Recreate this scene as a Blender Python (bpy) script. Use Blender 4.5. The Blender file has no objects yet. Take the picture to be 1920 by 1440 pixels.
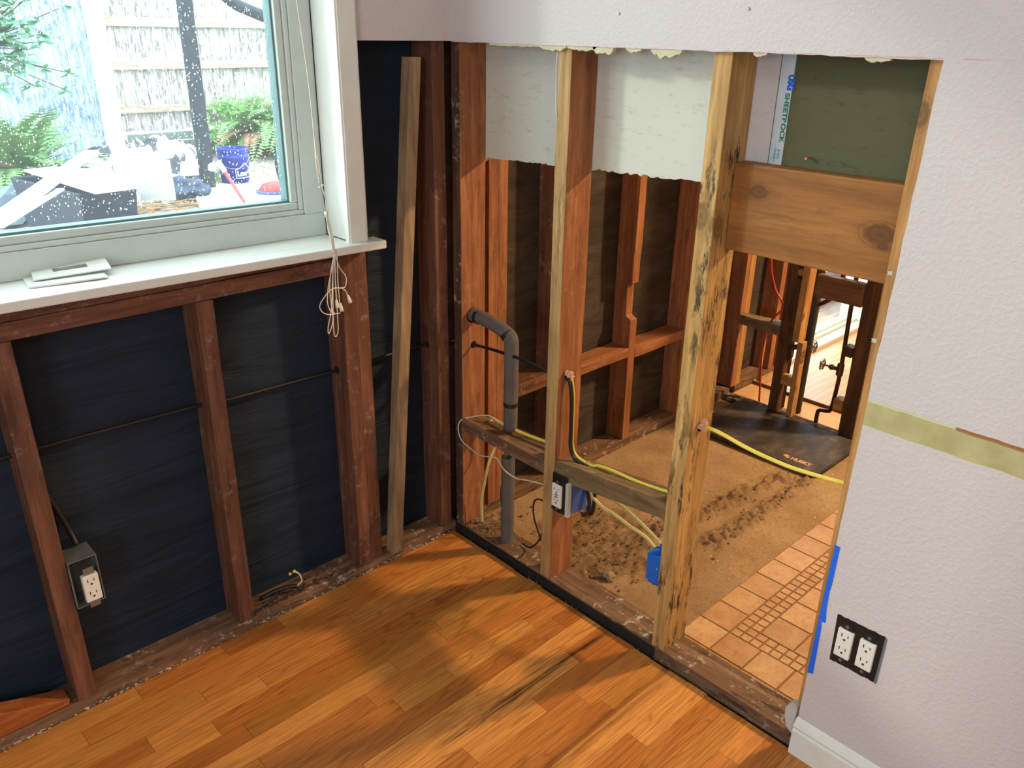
import bpy, bmesh, math, random
from mathutils import Vector, Matrix, noise
random.seed(7)
SC = bpy.context.scene
COL = SC.collection

# ------------------------------------------------------------------ camera, world, sun, exposure
cd = bpy.data.cameras.new('camera'); cam = bpy.data.objects.new('camera', cd); COL.objects.link(cam)
SC.camera = cam
cd.sensor_width = 36; cd.sensor_fit = 'HORIZONTAL'; cd.lens = 28.55; cd.clip_start = 0.02; cd.clip_end = 200
yaw, pit, rol = 0.7669, -0.4106, 0.0175
F = Vector((math.sin(yaw)*math.cos(pit), math.cos(yaw)*math.cos(pit), math.sin(pit)))
R = Vector((math.cos(yaw), -math.sin(yaw), 0)); U = R.cross(F)
R2 = math.cos(rol)*R + math.sin(rol)*U; U2 = -math.sin(rol)*R + math.cos(rol)*U
M = Matrix((R2, U2, -F)).transposed().to_4x4(); M.translation = Vector((-1.4292, -1.7318, 1.4888))
cam.matrix_world = M

w = bpy.data.worlds.new('sky'); SC.world = w; w.use_nodes = True
bg = w.node_tree.nodes['Background']
bg.inputs['Color'].default_value = (0.80, 0.93, 1.0, 1); bg.inputs['Strength'].default_value = 6.0

def lamp(name, typ, loc, energy, color, size=0.1, direction=None, **kw):
    l = bpy.data.lights.new(name, typ); l.energy = energy; l.color = color
    if typ == 'AREA': l.shape = 'DISK'; l.size = size
    if typ == 'POINT': l.shadow_soft_size = size
    if typ == 'SUN': l.angle = size
    for k, v in kw.items(): setattr(l, k, v)
    o = bpy.data.objects.new(name, l); COL.objects.link(o); o.location = loc
    if direction: o.rotation_euler = Vector(direction).to_track_quat('-Z', 'Y').to_euler()
    return o
lamp('sun', 'SUN', (-6, 5, 6), 1.15, (1.0, 0.95, 0.86), math.radians(4), direction=(1, -0.9, -0.54))
lamp('room_ceiling_light', 'AREA', (-1.9, -2.7, 2.36), 16, (1.0, 0.84, 0.66), 0.45, direction=(0.25, 0.3, -1))
lamp('west_fill_light', 'AREA', (-3.5, -2.4, 1.5), 50, (0.80, 0.90, 1.0), 1.2, direction=(1, 0.25, -0.12))  # added cool fill from behind the camera; the west wall has no window opening
lamp('kitchen_ceiling_light', 'AREA', (2.5, -1.7, 2.34), 122, (1.0, 0.69, 0.37), 0.22, direction=(-0.55, 0.25, -1))

SC.view_settings.view_transform = 'Standard'; SC.view_settings.look = 'None'
SC.view_settings.exposure = 0.0; SC.view_settings.gamma = 1.0; SC.view_settings.use_curve_mapping = False

# ------------------------------------------------------------------ materials
def srgb(r, g, b):
    def c(v):
        v /= 255.0
        return v/12.92 if v <= 0.04045 else ((v+0.055)/1.055)**2.4
    return (c(r), c(g), c(b), 1)
class NT:
    def __init__(s, name):
        s.m = bpy.data.materials.new(name); s.m.use_nodes = True
        s.t = s.m.node_tree; s.b = s.t.nodes['Principled BSDF']; s.out = s.t.nodes['Material Output']
    def n(s, typ, **kw):
        n = s.t.nodes.new(typ)
        for k, v in kw.items():
            if k in ('ins',):
                for a, b in v.items():
                    if isinstance(b, bpy.types.NodeSocket): s.t.links.new(b, n.inputs[a])
                    else: n.inputs[a].default_value = b
            else: setattr(n, k, v)
        return n
    def l(s, a, b): s.t.links.new(a, b)
    def ramp(s, fac, stops):
        r = s.n('ShaderNodeValToRGB'); s.l(fac, r.inputs[0]); e = r.color_ramp.elements
        while len(e) < len(stops): e.new(0.5)
        for i, (p, c) in enumerate(stops): e[i].position = p; e[i].color = c if len(c) == 4 else (*c, 1)
        return r.outputs[0]
    def mix(s, fac, a, b, mode='MIX'):
        m = s.n('ShaderNodeMix', data_type='RGBA', blend_type=mode)
        for i, v in ((0, fac), (6, a), (7, b)):
            if isinstance(v, bpy.types.NodeSocket): s.l(v, m.inputs[i])
            else: m.inputs[i].default_value = v
        return m.outputs[2]
    def math(s, op, a, b=0.0, clamp=False):
        m = s.n('ShaderNodeMath', operation=op, use_clamp=clamp)
        for i, v in ((0, a), (1, b)):
            if isinstance(v, bpy.types.NodeSocket): s.l(v, m.inputs[i])
            else: m.inputs[i].default_value = v
        return m.outputs[0]
    def noise(s, vec, scale, detail=4, rough=0.55, dist=0.0):
        k = s.n('ShaderNodeTexNoise', ins={'Scale': scale, 'Detail': detail, 'Roughness': rough, 'Distortion': dist})
        if vec is not None: s.l(vec, k.inputs['Vector'])
        return k.outputs[0]
    def mapping(s, vec, scale=(1, 1, 1), loc=(0, 0, 0)):
        k = s.n('ShaderNodeMapping'); s.l(vec, k.inputs[0]); k.inputs['Scale'].default_value = scale
        if isinstance(loc, bpy.types.NodeSocket): s.l(loc, k.inputs['Location'])
        else: k.inputs['Location'].default_value = loc
        return k.outputs[0]
    def bump(s, h, strength=0.3, dist=0.002):
        k = s.n('ShaderNodeBump'); k.inputs['Strength'].default_value = strength; k.inputs['Distance'].default_value = dist
        s.l(h, k.inputs['Height']); s.l(k.outputs[0], s.b.inputs['Normal'])
    def col(s, c):
        if isinstance(c, bpy.types.NodeSocket): s.l(c, s.b.inputs['Base Color'])
        else: s.b.inputs['Base Color'].default_value = c
    def set(s, rough=0.5, metal=0.0, spec=0.5):
        s.b.inputs['Roughness'].default_value = rough; s.b.inputs['Metallic'].default_value = metal
        s.b.inputs['Specular IOR Level'].default_value = spec; return s
    def objco(s): return s.n('ShaderNodeTexCoord').outputs['Object']
    def pos(s): return s.n('ShaderNodeNewGeometry').outputs['Position']

_cache = {}
def plain(name, rgb, rough=0.5, metal=0.0, spec=0.5, bump=0.0, var=0.08):
    if name in _cache: return _cache[name]
    t = NT(name); t.set(rough, metal, spec); co = t.objco()
    n = t.noise(co, 18, 5)
    a = tuple(min(1, v*(1-var)) for v in rgb[:3])+(1,); b = tuple(min(1, v*(1+var)) for v in rgb[:3])+(1,)
    t.col(t.ramp(n, [(0.3, a), (0.7, b)]))
    if bump: t.bump(t.noise(co, 120, 3), bump, 0.001)
    _cache[name] = t.m; return t.m

def wood(name, c1, c2, axis='Z', rough=0.6, stain=0.0, stain_col=(8, 7, 7), knots=0.3, white=0.0, gscale=1.0, spots=(), thr=0.0):
    key = name+axis
    if key in _cache: return _cache[key]
    t = NT(key); t.set(rough, 0, 0.35)
    oi = t.n('ShaderNodeObjectInfo')
    off = t.n('ShaderNodeCombineXYZ'); r = t.math('MULTIPLY', oi.outputs['Random'], 17.0)
    for i in range(3): t.l(r, off.inputs[i])
    co = t.objco()
    base = t.mapping(co, (1, 1, 1), off.outputs[0])
    k = 0.07
    sc = {'X': (k, 1, 1), 'Y': (1, k, 1), 'Z': (1, 1, k)}[axis]
    st = t.mapping(base, sc)
    warp = t.noise(st, 7*gscale, 2, 0.5)
    g = t.n('ShaderNodeTexWave', wave_type='RINGS' if False else 'BANDS', bands_direction='DIAGONAL')
    g.inputs['Scale'].default_value = 9*gscale; g.inputs['Distortion'].default_value = 9; g.inputs['Detail'].default_value = 3
    g.inputs['Detail Scale'].default_value = 1.2; t.l(st, g.inputs['Vector'])
    fine = t.noise(st, 90*gscale, 6, 0.65)
    big = t.noise(base, 4, 3)
    a = srgb(*c1); b = srgb(*c2)
    c = t.mix(t.math('MULTIPLY', g.outputs['Fac'], 0.8), a, b)
    dark = tuple(v*0.55 for v in a[:3])+(1,)
    c = t.mix(t.ramp(fine, [(0.35, (0.75,)*3), (0.6, (0,)*3)]), c, dark)
    c = t.mix(t.ramp(big, [(0.3, (0.4,)*3), (0.62, (0,)*3)]), c, t.mix(0.5, c, dark))
    if knots:
        ks = {'X': (0.35, 1, 1), 'Y': (1, 0.35, 1), 'Z': (1, 1, 0.35)}[axis]
        v = t.n('ShaderNodeTexVoronoi', ins={'Scale': 9.0}); t.l(t.mapping(base, ks), v.inputs['Vector'])
        kn = t.ramp(v.outputs['Distance'], [(0.05, (1,)*3), (0.13, (0,)*3)])
        c = t.mix(t.math('MULTIPLY', kn, knots), c, tuple(x*0.25 for x in a[:3])+(1,))
    if stain:
        ss = {'X': (0.22, 1, 1), 'Y': (1, 0.22, 1), 'Z': (1, 1, 0.22)}[axis]
        sn = t.noise(t.mapping(base, ss), 42, 8, 0.75)
        s2 = t.noise(base, 3.2, 2)
        m = t.math('MULTIPLY', t.ramp(sn, [(0.52-thr, (0,)*3), (0.60-thr, (1,)*3)]), t.ramp(s2, [(0.42-thr*1.5, (0,)*3), (0.56-thr*1.5, (1,)*3)]))
        c = t.mix(t.math('MULTIPLY', m, stain), c, srgb(*stain_col))
    if white:
        wn = t.noise(base, 38, 8, 0.75); w2 = t.noise(base, 5, 2)
        m = t.math('MULTIPLY', t.ramp(wn, [(0.55, (0,)*3), (0.62, (1,)*3)]), t.ramp(w2, [(0.45, (0,)*3), (0.6, (1,)*3)]))
        c = t.mix(t.math('MULTIPLY', m, white), c, srgb(185, 178, 165))
    for (sx, sy, sz, r) in spots:
        vs = t.n('ShaderNodeVectorMath', operation='SUBTRACT'); t.l(t.pos(), vs.inputs[0]); vs.inputs[1].default_value = (sx, sy, sz)
        vm = t.mapping(vs.outputs[0], {'X': (.6, 1, 1), 'Y': (1, .6, 1), 'Z': (1, 1, .6)}[axis]); ln = t.n('ShaderNodeVectorMath', operation='LENGTH'); t.l(vm, ln.inputs[0])
        dd = t.math('ADD', t.math('DIVIDE', ln.outputs['Value'], r), t.math('MULTIPLY', t.math('SUBTRACT', t.noise(t.pos(), 90, 3), 0.5), 0.5))
        ring = t.math('MULTIPLY', t.math('ADD', t.math('SINE', t.math('MULTIPLY', dd, 14.0)), 1.0), 0.14)
        c = t.mix(t.ramp(dd, [(0.75, (1,)*3), (1.0, (0,)*3)]), c, t.mix(ring, tuple(v*0.5 for v in a[:3])+(1,), tuple(v*0.12 for v in a[:3])+(1,)))
        c = t.mix(t.math('MULTIPLY', t.ramp(t.math('MULTIPLY', dd, .5), [(0.48, (0,)*3), (0.52, (1,)*3), (0.6, (0.3,)*3), (1.0, (0,)*3)]), 0.7), c, dark)
    t.col(c); t.bump(t.math('ADD', fine, g.outputs['Fac']), 0.25, 0.0012)
    _cache[key] = t.m; return t.m

def RED(a='Z'): return wood('old_red_fir', (108, 68, 50), (132, 88, 66), a, knots=0.4, white=0.28, stain=0.5, stain_col=(40, 22, 16))
def REDB(a='Z'): return wood('bright_red_fir', (152, 94, 58), (180, 118, 76), a, knots=0.4, white=0.2, stain=0.35, stain_col=(60, 30, 18))
def PINE(a='Z'): return wood('yellow_pine', (190, 146, 84), (216, 174, 108), a, knots=0.0, stain=0.95, stain_col=(38, 32, 26), thr=0.015, spots=((0.0, -.798, 1.147, .021), (.02, -.829, 1.125, .020)))
def CLEAN(a='Z'): return wood('clean_pine', (178, 128, 70), (202, 152, 90), a, knots=0.3, stain=0.15, spots=((0.0, -1.19, 1.375, .016),))
def PLATE(a='Y'): return wood('weathered_plate', (116, 84, 60), (146, 112, 84), a, knots=0.2, white=0.9, stain=0.8, stain_col=(38, 26, 20), rough=0.75)
def GREYW(a='Z'): return wood('tan_furring', (150, 122, 92), (176, 148, 112), a, knots=0.5, stain=0.2)
def HEADER(a='Y'): return wood('header_pine', (150, 96, 44), (176, 118, 60), a, knots=0.0, stain=0.25, stain_col=(70, 40, 22), gscale=0.6, spots=((.05, -.891, 1.203, .016), (.05, -1.143, 1.163, .022), (.05, -1.152, 1.143, .009)))
def DARKW(a='Z'): return wood('dark_old_wood', (86, 56, 34), (116, 78, 46), a, knots=0.4, stain=0.6, stain_col=(30, 20, 14))
WHITEP = plain('white_paint', srgb(222, 222, 214), 0.35, bump=0.05, var=0.04)
VINYL = plain('white_vinyl', srgb(196, 205, 198), 0.35, var=0.04)
BLACKP = plain('black_plastic', srgb(22, 22, 24), 0.45)
METAL = plain('galvanised_steel', srgb(150, 152, 150), 0.4, 0.8)
DEVICE = plain('outlet_plastic', srgb(226, 222, 212), 0.3, var=0.02)
BLUEBOX = plain('blue_box_plastic', srgb(30, 92, 190), 0.45)
FOAM = plain('grey_foam', srgb(98, 90, 84), 0.95, bump=0.5, var=0.15)
TAPEB = plain('black_tape', srgb(28, 26, 25), 0.5)
YELLOW = plain('yellow_jacket', srgb(226, 206, 84), 0.4, var=0.05)
PALEY = plain('pale_jacket', srgb(200, 190, 120), 0.45, var=0.1)
BLKWIRE = plain('black_wire', srgb(24, 22, 22), 0.5)
WHTWIRE = plain('off_white_wire', srgb(205, 198, 180), 0.5)
CORD = plain('cord_white', srgb(226, 220, 200), 0.7)
COPPER = plain('aged_copper', srgb(96, 62, 38), 0.4, 0.7, var=0.3)
BRASS = plain('tarnished_brass', srgb(110, 88, 52), 0.4, 0.7, var=0.3)
CHROME = plain('chrome', srgb(150, 148, 150), 0.25, 1.0)
SLOT = plain('slot_dark', srgb(40, 36, 32), 0.6)
INSUL = plain('pink_insulation', srgb(214, 170, 140), 1.0, bump=0.6, var=0.15)
REDWIRE = plain('red_wire', srgb(190, 50, 22), 0.45)
BLUETAPE = plain('blue_masking_tape', srgb(20, 100, 225), 0.7, bump=0.1, var=0.05)
GYP = plain('crumbled_gypsum', srgb(198, 192, 160), 1.0, bump=0.6, var=0.1)
MUD = plain('grey_mud', srgb(190, 188, 178), 1.0, bump=0.6, var=0.1)

def wallpaint():
    t = NT('wall_paint'); t.set(0.55, 0, 0.3); p = t.pos()
    xyz = t.n('ShaderNodeSeparateXYZ'); t.l(p, xyz.inputs[0])
    c = srgb(203, 195, 193)
    n = t.noise(p, 130, 3, 0.5); n2 = t.noise(p, 30, 4, 0.5)
    y, z, x = xyz.outputs[1], xyz.outputs[2], xyz.outputs[0]
    def box(v, lo, hi, e=0.0015):
        a = t.n('ShaderNodeMapRange', ins={'Value': v, 'From Min': lo-e, 'From Max': lo+e}).outputs[0]
        b = t.n('ShaderNodeMapRange', ins={'Value': v, 'From Min': hi-e, 'From Max': hi+e}).outputs[0]
        return t.math('MULTIPLY', a, t.math('SUBTRACT', 1.0, b))
    wob = t.math('MULTIPLY', t.math('SUBTRACT', n2, 0.5), 0.006)
    zz = t.math('ADD', z, wob)
    band = t.math('MULTIPLY', box(zz, 0.825, 0.877), box(y, -4.0, -1.0))
    band = t.math('MULTIPLY', band, box(x, -0.05, 0.05))
    olive = t.mix(t.ramp(n2, [(0.35, (0,)*3), (0.7, (1,)*3)]), srgb(172, 162, 112), srgb(186, 178, 130))
    c1 = t.mix(band, c, olive)
    light = t.math('MULTIPLY', t.math('MULTIPLY', box(zz, 0.874, 0.8785, 0.0006), box(y, -1.36, -1.0)), box(x, -.05, .05))
    c1 = t.mix(light, c1, srgb(206, 208, 170))
    torn = t.math('MULTIPLY', t.math('MULTIPLY', box(zz, 0.872, 0.879, 0.0008), box(y, -4.0, -1.36)), box(x, -.05, .05))
    c1 = t.mix(torn, c1, srgb(156, 112, 66))
    red = t.math('MULTIPLY', t.math('MULTIPLY', box(z, 1.4585, 1.4605, 0.001), box(y, -1.30, -0.2, 0.06)), t.ramp(n2, [(0.4, (0,)*3), (0.6, (0.6,)*3)]))
    c1 = t.mix(red, c1, srgb(196, 110, 100))
    t.col(c1)
    h = t.math('MULTIPLY', t.ramp(n, [(0.45, (0,)*3), (0.65, (1,)*3)]), t.math('SUBTRACT', 1.0, t.math('MULTIPLY', band, 0.85)))
    t.bump(t.math('ADD', h, t.math('MULTIPLY', band, -1.5)), 0.30, 0.0018)
    return t.m
WALL = wallpaint()
def paper(name, c1, c2):
    t = NT(name); t.set(0.85, 0, 0.2); co = t.objco()
    st = t.mapping(co, (1, 0.35, 1.3)); n = t.noise(st, 60, 8, 0.8)
    t.col(t.mix(t.ramp(n, [(0.35, (0,)*3), (0.45, (1,)*3)]), srgb(*c1), srgb(*c2))); t.bump(t.noise(co, 90, 4), 0.2, 0.001)
    return t.m
PAPER = paper('grey_drywall_paper', (186, 184, 170), (206, 205, 192))
PAPERW = paper('white_drywall_paper', (190, 184, 184), (204, 200, 200))
OLIVE = paper('olive_board', (74, 74, 52), (88, 86, 62))
def felt():
    t = NT('black_felt'); t.set(0.7, 0, 0.35); p = t.pos()
    st = t.mapping(p, (0.7, 1, 5)); n = t.noise(st, 3.5, 4, 0.5, 0.6)
    t.col(t.mix(t.ramp(n, [(0.35, (0,)*3), (0.7, (1,)*3)]), srgb(18, 31, 47), srgb(27, 40, 56)))  # the blue cast of glare from the window is mixed into this colour
    t.bump(n, 0.6, 0.02); return t.m
FELT = felt()
def felt2():
    t = NT('brown_felt'); t.set(0.8, 0, 0.25); p = t.pos()
    st = t.mapping(p, (0.9, 1, 3)); n = t.noise(st, 5, 6, 0.6, 1.0)
    t.col(t.mix(t.ramp(n, [(0.35, (0,)*3), (0.7, (1,)*3)]), srgb(52, 44, 38), srgb(80, 68, 58)))
    t.bump(n, 0.6, 0.015); return t.m
FELTB = felt2()

# ------------------------------------------------------------------ mesh helpers
def link(name, bm, mat, parent=None, smooth=False, origin=None, bevel=0.0):
    """bm holds world-space coordinates; the origin is put at the base centre of the shape"""
    vs = [v.co for v in bm.verts]
    if origin is None:
        lo = Vector((min(v[i] for v in vs) for i in range(3))); hi = Vector((max(v[i] for v in vs) for i in range(3)))
        origin = Vector(((lo.x+hi.x)/2, (lo.y+hi.y)/2, lo.z))
    origin = Vector(origin)
    for v in bm.verts: v.co -= origin
    bmesh.ops.recalc_face_normals(bm, faces=bm.faces[:])
    me = bpy.data.meshes.new(name); bm.to_mesh(me); bm.free()
    for m in (mat if isinstance(mat, (list, tuple)) else [mat]): me.materials.append(m)
    if smooth:
        for p in me.polygons: p.use_smooth = True
    o = bpy.data.objects.new(name, me); COL.objects.link(o)
    if parent is not None:
        o.parent = parent; o.location = origin - WL[parent.name]; WL[o.name] = origin
    else: o.location = origin; WL[o.name] = origin
    if bevel:
        b = o.modifiers.new('bevel', 'BEVEL'); b.width = bevel; b.segments = 2; b.limit_method = 'ANGLE'
    return o
WL = {}
def empty(name, loc):
    o = bpy.data.objects.new(name, None); COL.objects.link(o); o.location = loc; o.empty_display_size = 0.05
    WL[o.name] = Vector(loc); return o
def tag(o, label=None, cat=None, group=None, kind=None):
    if label: o['label'] = label
    if cat: o['category'] = cat
    if group: o['group'] = group
    if kind: o['kind'] = kind
    return o
def struct(name, bm, mat, parent=None, **k):
    o = link(name, bm, mat, parent, **k)
    if parent is None: o['kind'] = 'structure'
    return o
def nb(): return bmesh.new()
def box(bm, x0, x1, y0, y1, z0, z1, mi=0):
    P = [(x0, y0, z0), (x1, y0, z0), (x1, y1, z0), (x0, y1, z0), (x0, y0, z1), (x1, y0, z1), (x1, y1, z1), (x0, y1, z1)]
    return hexa(bm, P, mi)
def hexa(bm, P, mi=0):
    v = [bm.verts.new(p) for p in P]; fs = []
    for f in ((0, 3, 2, 1), (4, 5, 6, 7), (0, 1, 5, 4), (1, 2, 6, 5), (2, 3, 7, 6), (3, 0, 4, 7)):
        fa = bm.faces.new([v[i] for i in f]); fa.material_index = mi; fs.append(fa)
    return v
def boxm(*a): b = nb(); box(b, *a); return b
def rough_beam(x0, x1, y0, y1, z0, z1, axis='Z', amp=0.0012, n=14, shift=(0, 0), seed=0, cuts=None):
    """a board with slightly wavy arrises; shift moves its far end (dx,dy / per axis)"""
    bm = nb(); lo = {'X': x0, 'Y': y0, 'Z': z0}[axis]; hi = {'X': x1, 'Y': y1, 'Z': z1}[axis]
    rings = []
    for i in range(n+1):
        t = i/n; s = lo+(hi-lo)*t
        if axis == 'Z': c = [(x0, y0), (x1, y0), (x1, y1), (x0, y1)]
        elif axis == 'X': c = [(y0, z0), (y1, z0), (y1, z1), (y0, z1)]
        else: c = [(x0, z0), (x0, z1), (x1, z1), (x1, z0)]
        r = []
        for k, (a, b) in enumerate(c):
            ja = noise.noise((s*9, k*3.1+seed, 1.7))*amp; jb = noise.noise((s*9, k*3.1+seed, 9.7))*amp
            a2 = a+ja+shift[0]*t; b2 = b+jb+shift[1]*t
            r.append(bm.verts.new({'Z': (a2, b2, s), 'X': (s, a2, b2), 'Y': (a2, s, b2)}[axis]))
        rings.append(r)
    for i in range(n):
        for k in range(4):
            bm.faces.new([rings[i][k], rings[i][(k+1) % 4], rings[i+1][(k+1) % 4], rings[i+1][k]])
    bm.faces.new(rings[0][::-1]); bm.faces.new(rings[-1])
    return bm
def smooth_path(pts, per=8):
    P = [Vector(p) for p in pts]
    if len(P) < 3: return P
    out = []
    Q = [P[0]*2-P[1]]+P+[P[-1]*2-P[-2]]
    for i in range(1, len(Q)-2):
        for k in range(per):
            t = k/per; p0, p1, p2, p3 = Q[i-1:i+3]
            out.append(0.5*((2*p1)+(p2-p0)*t+(2*p0-5*p1+4*p2-p3)*t*t+(3*p1-p0-3*p2+p3)*t**3))
    out.append(P[-1]); return out
def tube(bm, pts, r, seg=8, per=8, flat=1.0, caps=True, straight=False, mi=0, radii=None):
    P = [Vector(p) for p in pts] if straight else smooth_path(pts, per)
    prev = None; rings = []
    for i, p in enumerate(P):
        d = (P[min(i+1, len(P)-1)]-P[max(i-1, 0)]).normalized()
        if prev is None: a = d.orthogonal().normalized()
        else:
            a = prev-d*prev.dot(d)
            a = a.normalized() if a.length > 1e-6 else d.orthogonal().normalized()
        prev = a; b = d.cross(a)
        rr = r if radii is None else radii[min(int(i/len(P)*len(radii)), len(radii)-1)]
        rings.append([bm.verts.new(p+a*math.cos(2*math.pi*k/seg)*rr+b*math.sin(2*math.pi*k/seg)*rr*flat) for k in range(seg)])
    for i in range(len(rings)-1):
        for k in range(seg):
            f = bm.faces.new([rings[i][k], rings[i][(k+1) % seg], rings[i+1][(k+1) % seg], rings[i+1][k]]); f.material_index = mi
    if caps: bm.faces.new(rings[0][::-1]).material_index = mi; bm.faces.new(rings[-1]).material_index = mi
    return bm
def tubem(pts, r, **k): b = nb(); tube(b, pts, r, **k); return b
def lathe(bm, c, prof, seg=24, axis='Z'):
    c = Vector(c); rings = []
    for (r, h) in prof:
        ring = []
        for k in range(seg):
            a = 2*math.pi*k/seg; ca, sa = math.cos(a)*r, math.sin(a)*r
            ring.append(bm.verts.new(c+Vector({'Z': (ca, sa, h), 'X': (h, ca, sa), 'Y': (ca, h, sa)}[axis])))
        rings.append(ring)
    for i in range(len(rings)-1):
        for k in range(seg): bm.faces.new([rings[i][k], rings[i][(k+1) % seg], rings[i+1][(k+1) % seg], rings[i+1][k]])
    if prof[0][0] > 1e-5: bm.faces.new(rings[0][::-1])
    if prof[-1][0] > 1e-5: bm.faces.new(rings[-1])
    bmesh.ops.remove_doubles(bm, verts=bm.verts[:], dist=1e-6)
    return bm
def poly_x(bm, pts, x0, x1):
    """outline (y,z) extruded from x0 to x1"""
    a = [bm.verts.new((x0, y, z)) for y, z in pts]; b = [bm.verts.new((x1, y, z)) for y, z in pts]
    n = len(pts)
    for i in range(n): bm.faces.new([a[i], a[(i+1) % n], b[(i+1) % n], b[i]])
    fa = bm.faces.new(a); fb = bm.faces.new(b[::-1]); fa.normal_update(); fb.normal_update()
    bmesh.ops.triangulate(bm, faces=[fa, fb]); return bm
def ragged(y0, z0, y1, z1, n, amp, seed=0):
    out = []
    for i in range(n+1):
        t = i/n; out.append((y0+(y1-y0)*t, z0+(z1-z0)*t+(random.uniform(-amp, amp) if 0 < i < n else 0)))
    return out
def blob(bm, c, r, seed=0, sub=2, amp=0.35, sc=(1, 1, 1)):
    res = bmesh.ops.create_icosphere(bm, subdivisions=sub, radius=1.0)
    for v in res['verts']:
        n = noise.noise(v.co*1.7+Vector((seed*3.3, seed*1.1, 0)))
        v.co = Vector(c)+Vector((v.co.x*sc[0], v.co.y*sc[1], v.co.z*sc[2]))*r*(1+amp*n*1.5)
def text_mesh(name, txt, size, origin, xdir, ydir, mat, parent, bold=0.0, fit=None, bend=None):
    cu = bpy.data.curves.new(name, 'FONT'); cu.body = txt; cu.size = size; cu.extrude = 0.0; cu.offset = bold
    o = bpy.data.objects.new(name, cu); COL.objects.link(o)
    dg = bpy.context.evaluated_depsgraph_get(); me = bpy.data.meshes.new_from_object(o.evaluated_get(dg))
    COL.objects.unlink(o); bpy.data.objects.remove(o)
    X = Vector(xdir).normalized(); Y = Vector(ydir).normalized(); Z = X.cross(Y); o0 = Vector(origin)
    w_ = max(v.co.x for v in me.vertices)-min(v.co.x for v in me.vertices)
    k = fit/w_ if fit else 1.0
    for v in me.vertices:
        if bend: v.co = Vector(bend(v.co.x*k, v.co.y))-o0
        else: v.co = X*v.co.x*k+Y*v.co.y+Z*0.0003
    me.materials.clear(); me.materials.append(mat)
    ob = bpy.data.objects.new(name, me); COL.objects.link(ob); ob.parent = parent; ob.location = o0-WL[parent.name]; WL[ob.name] = o0
    return ob

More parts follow.
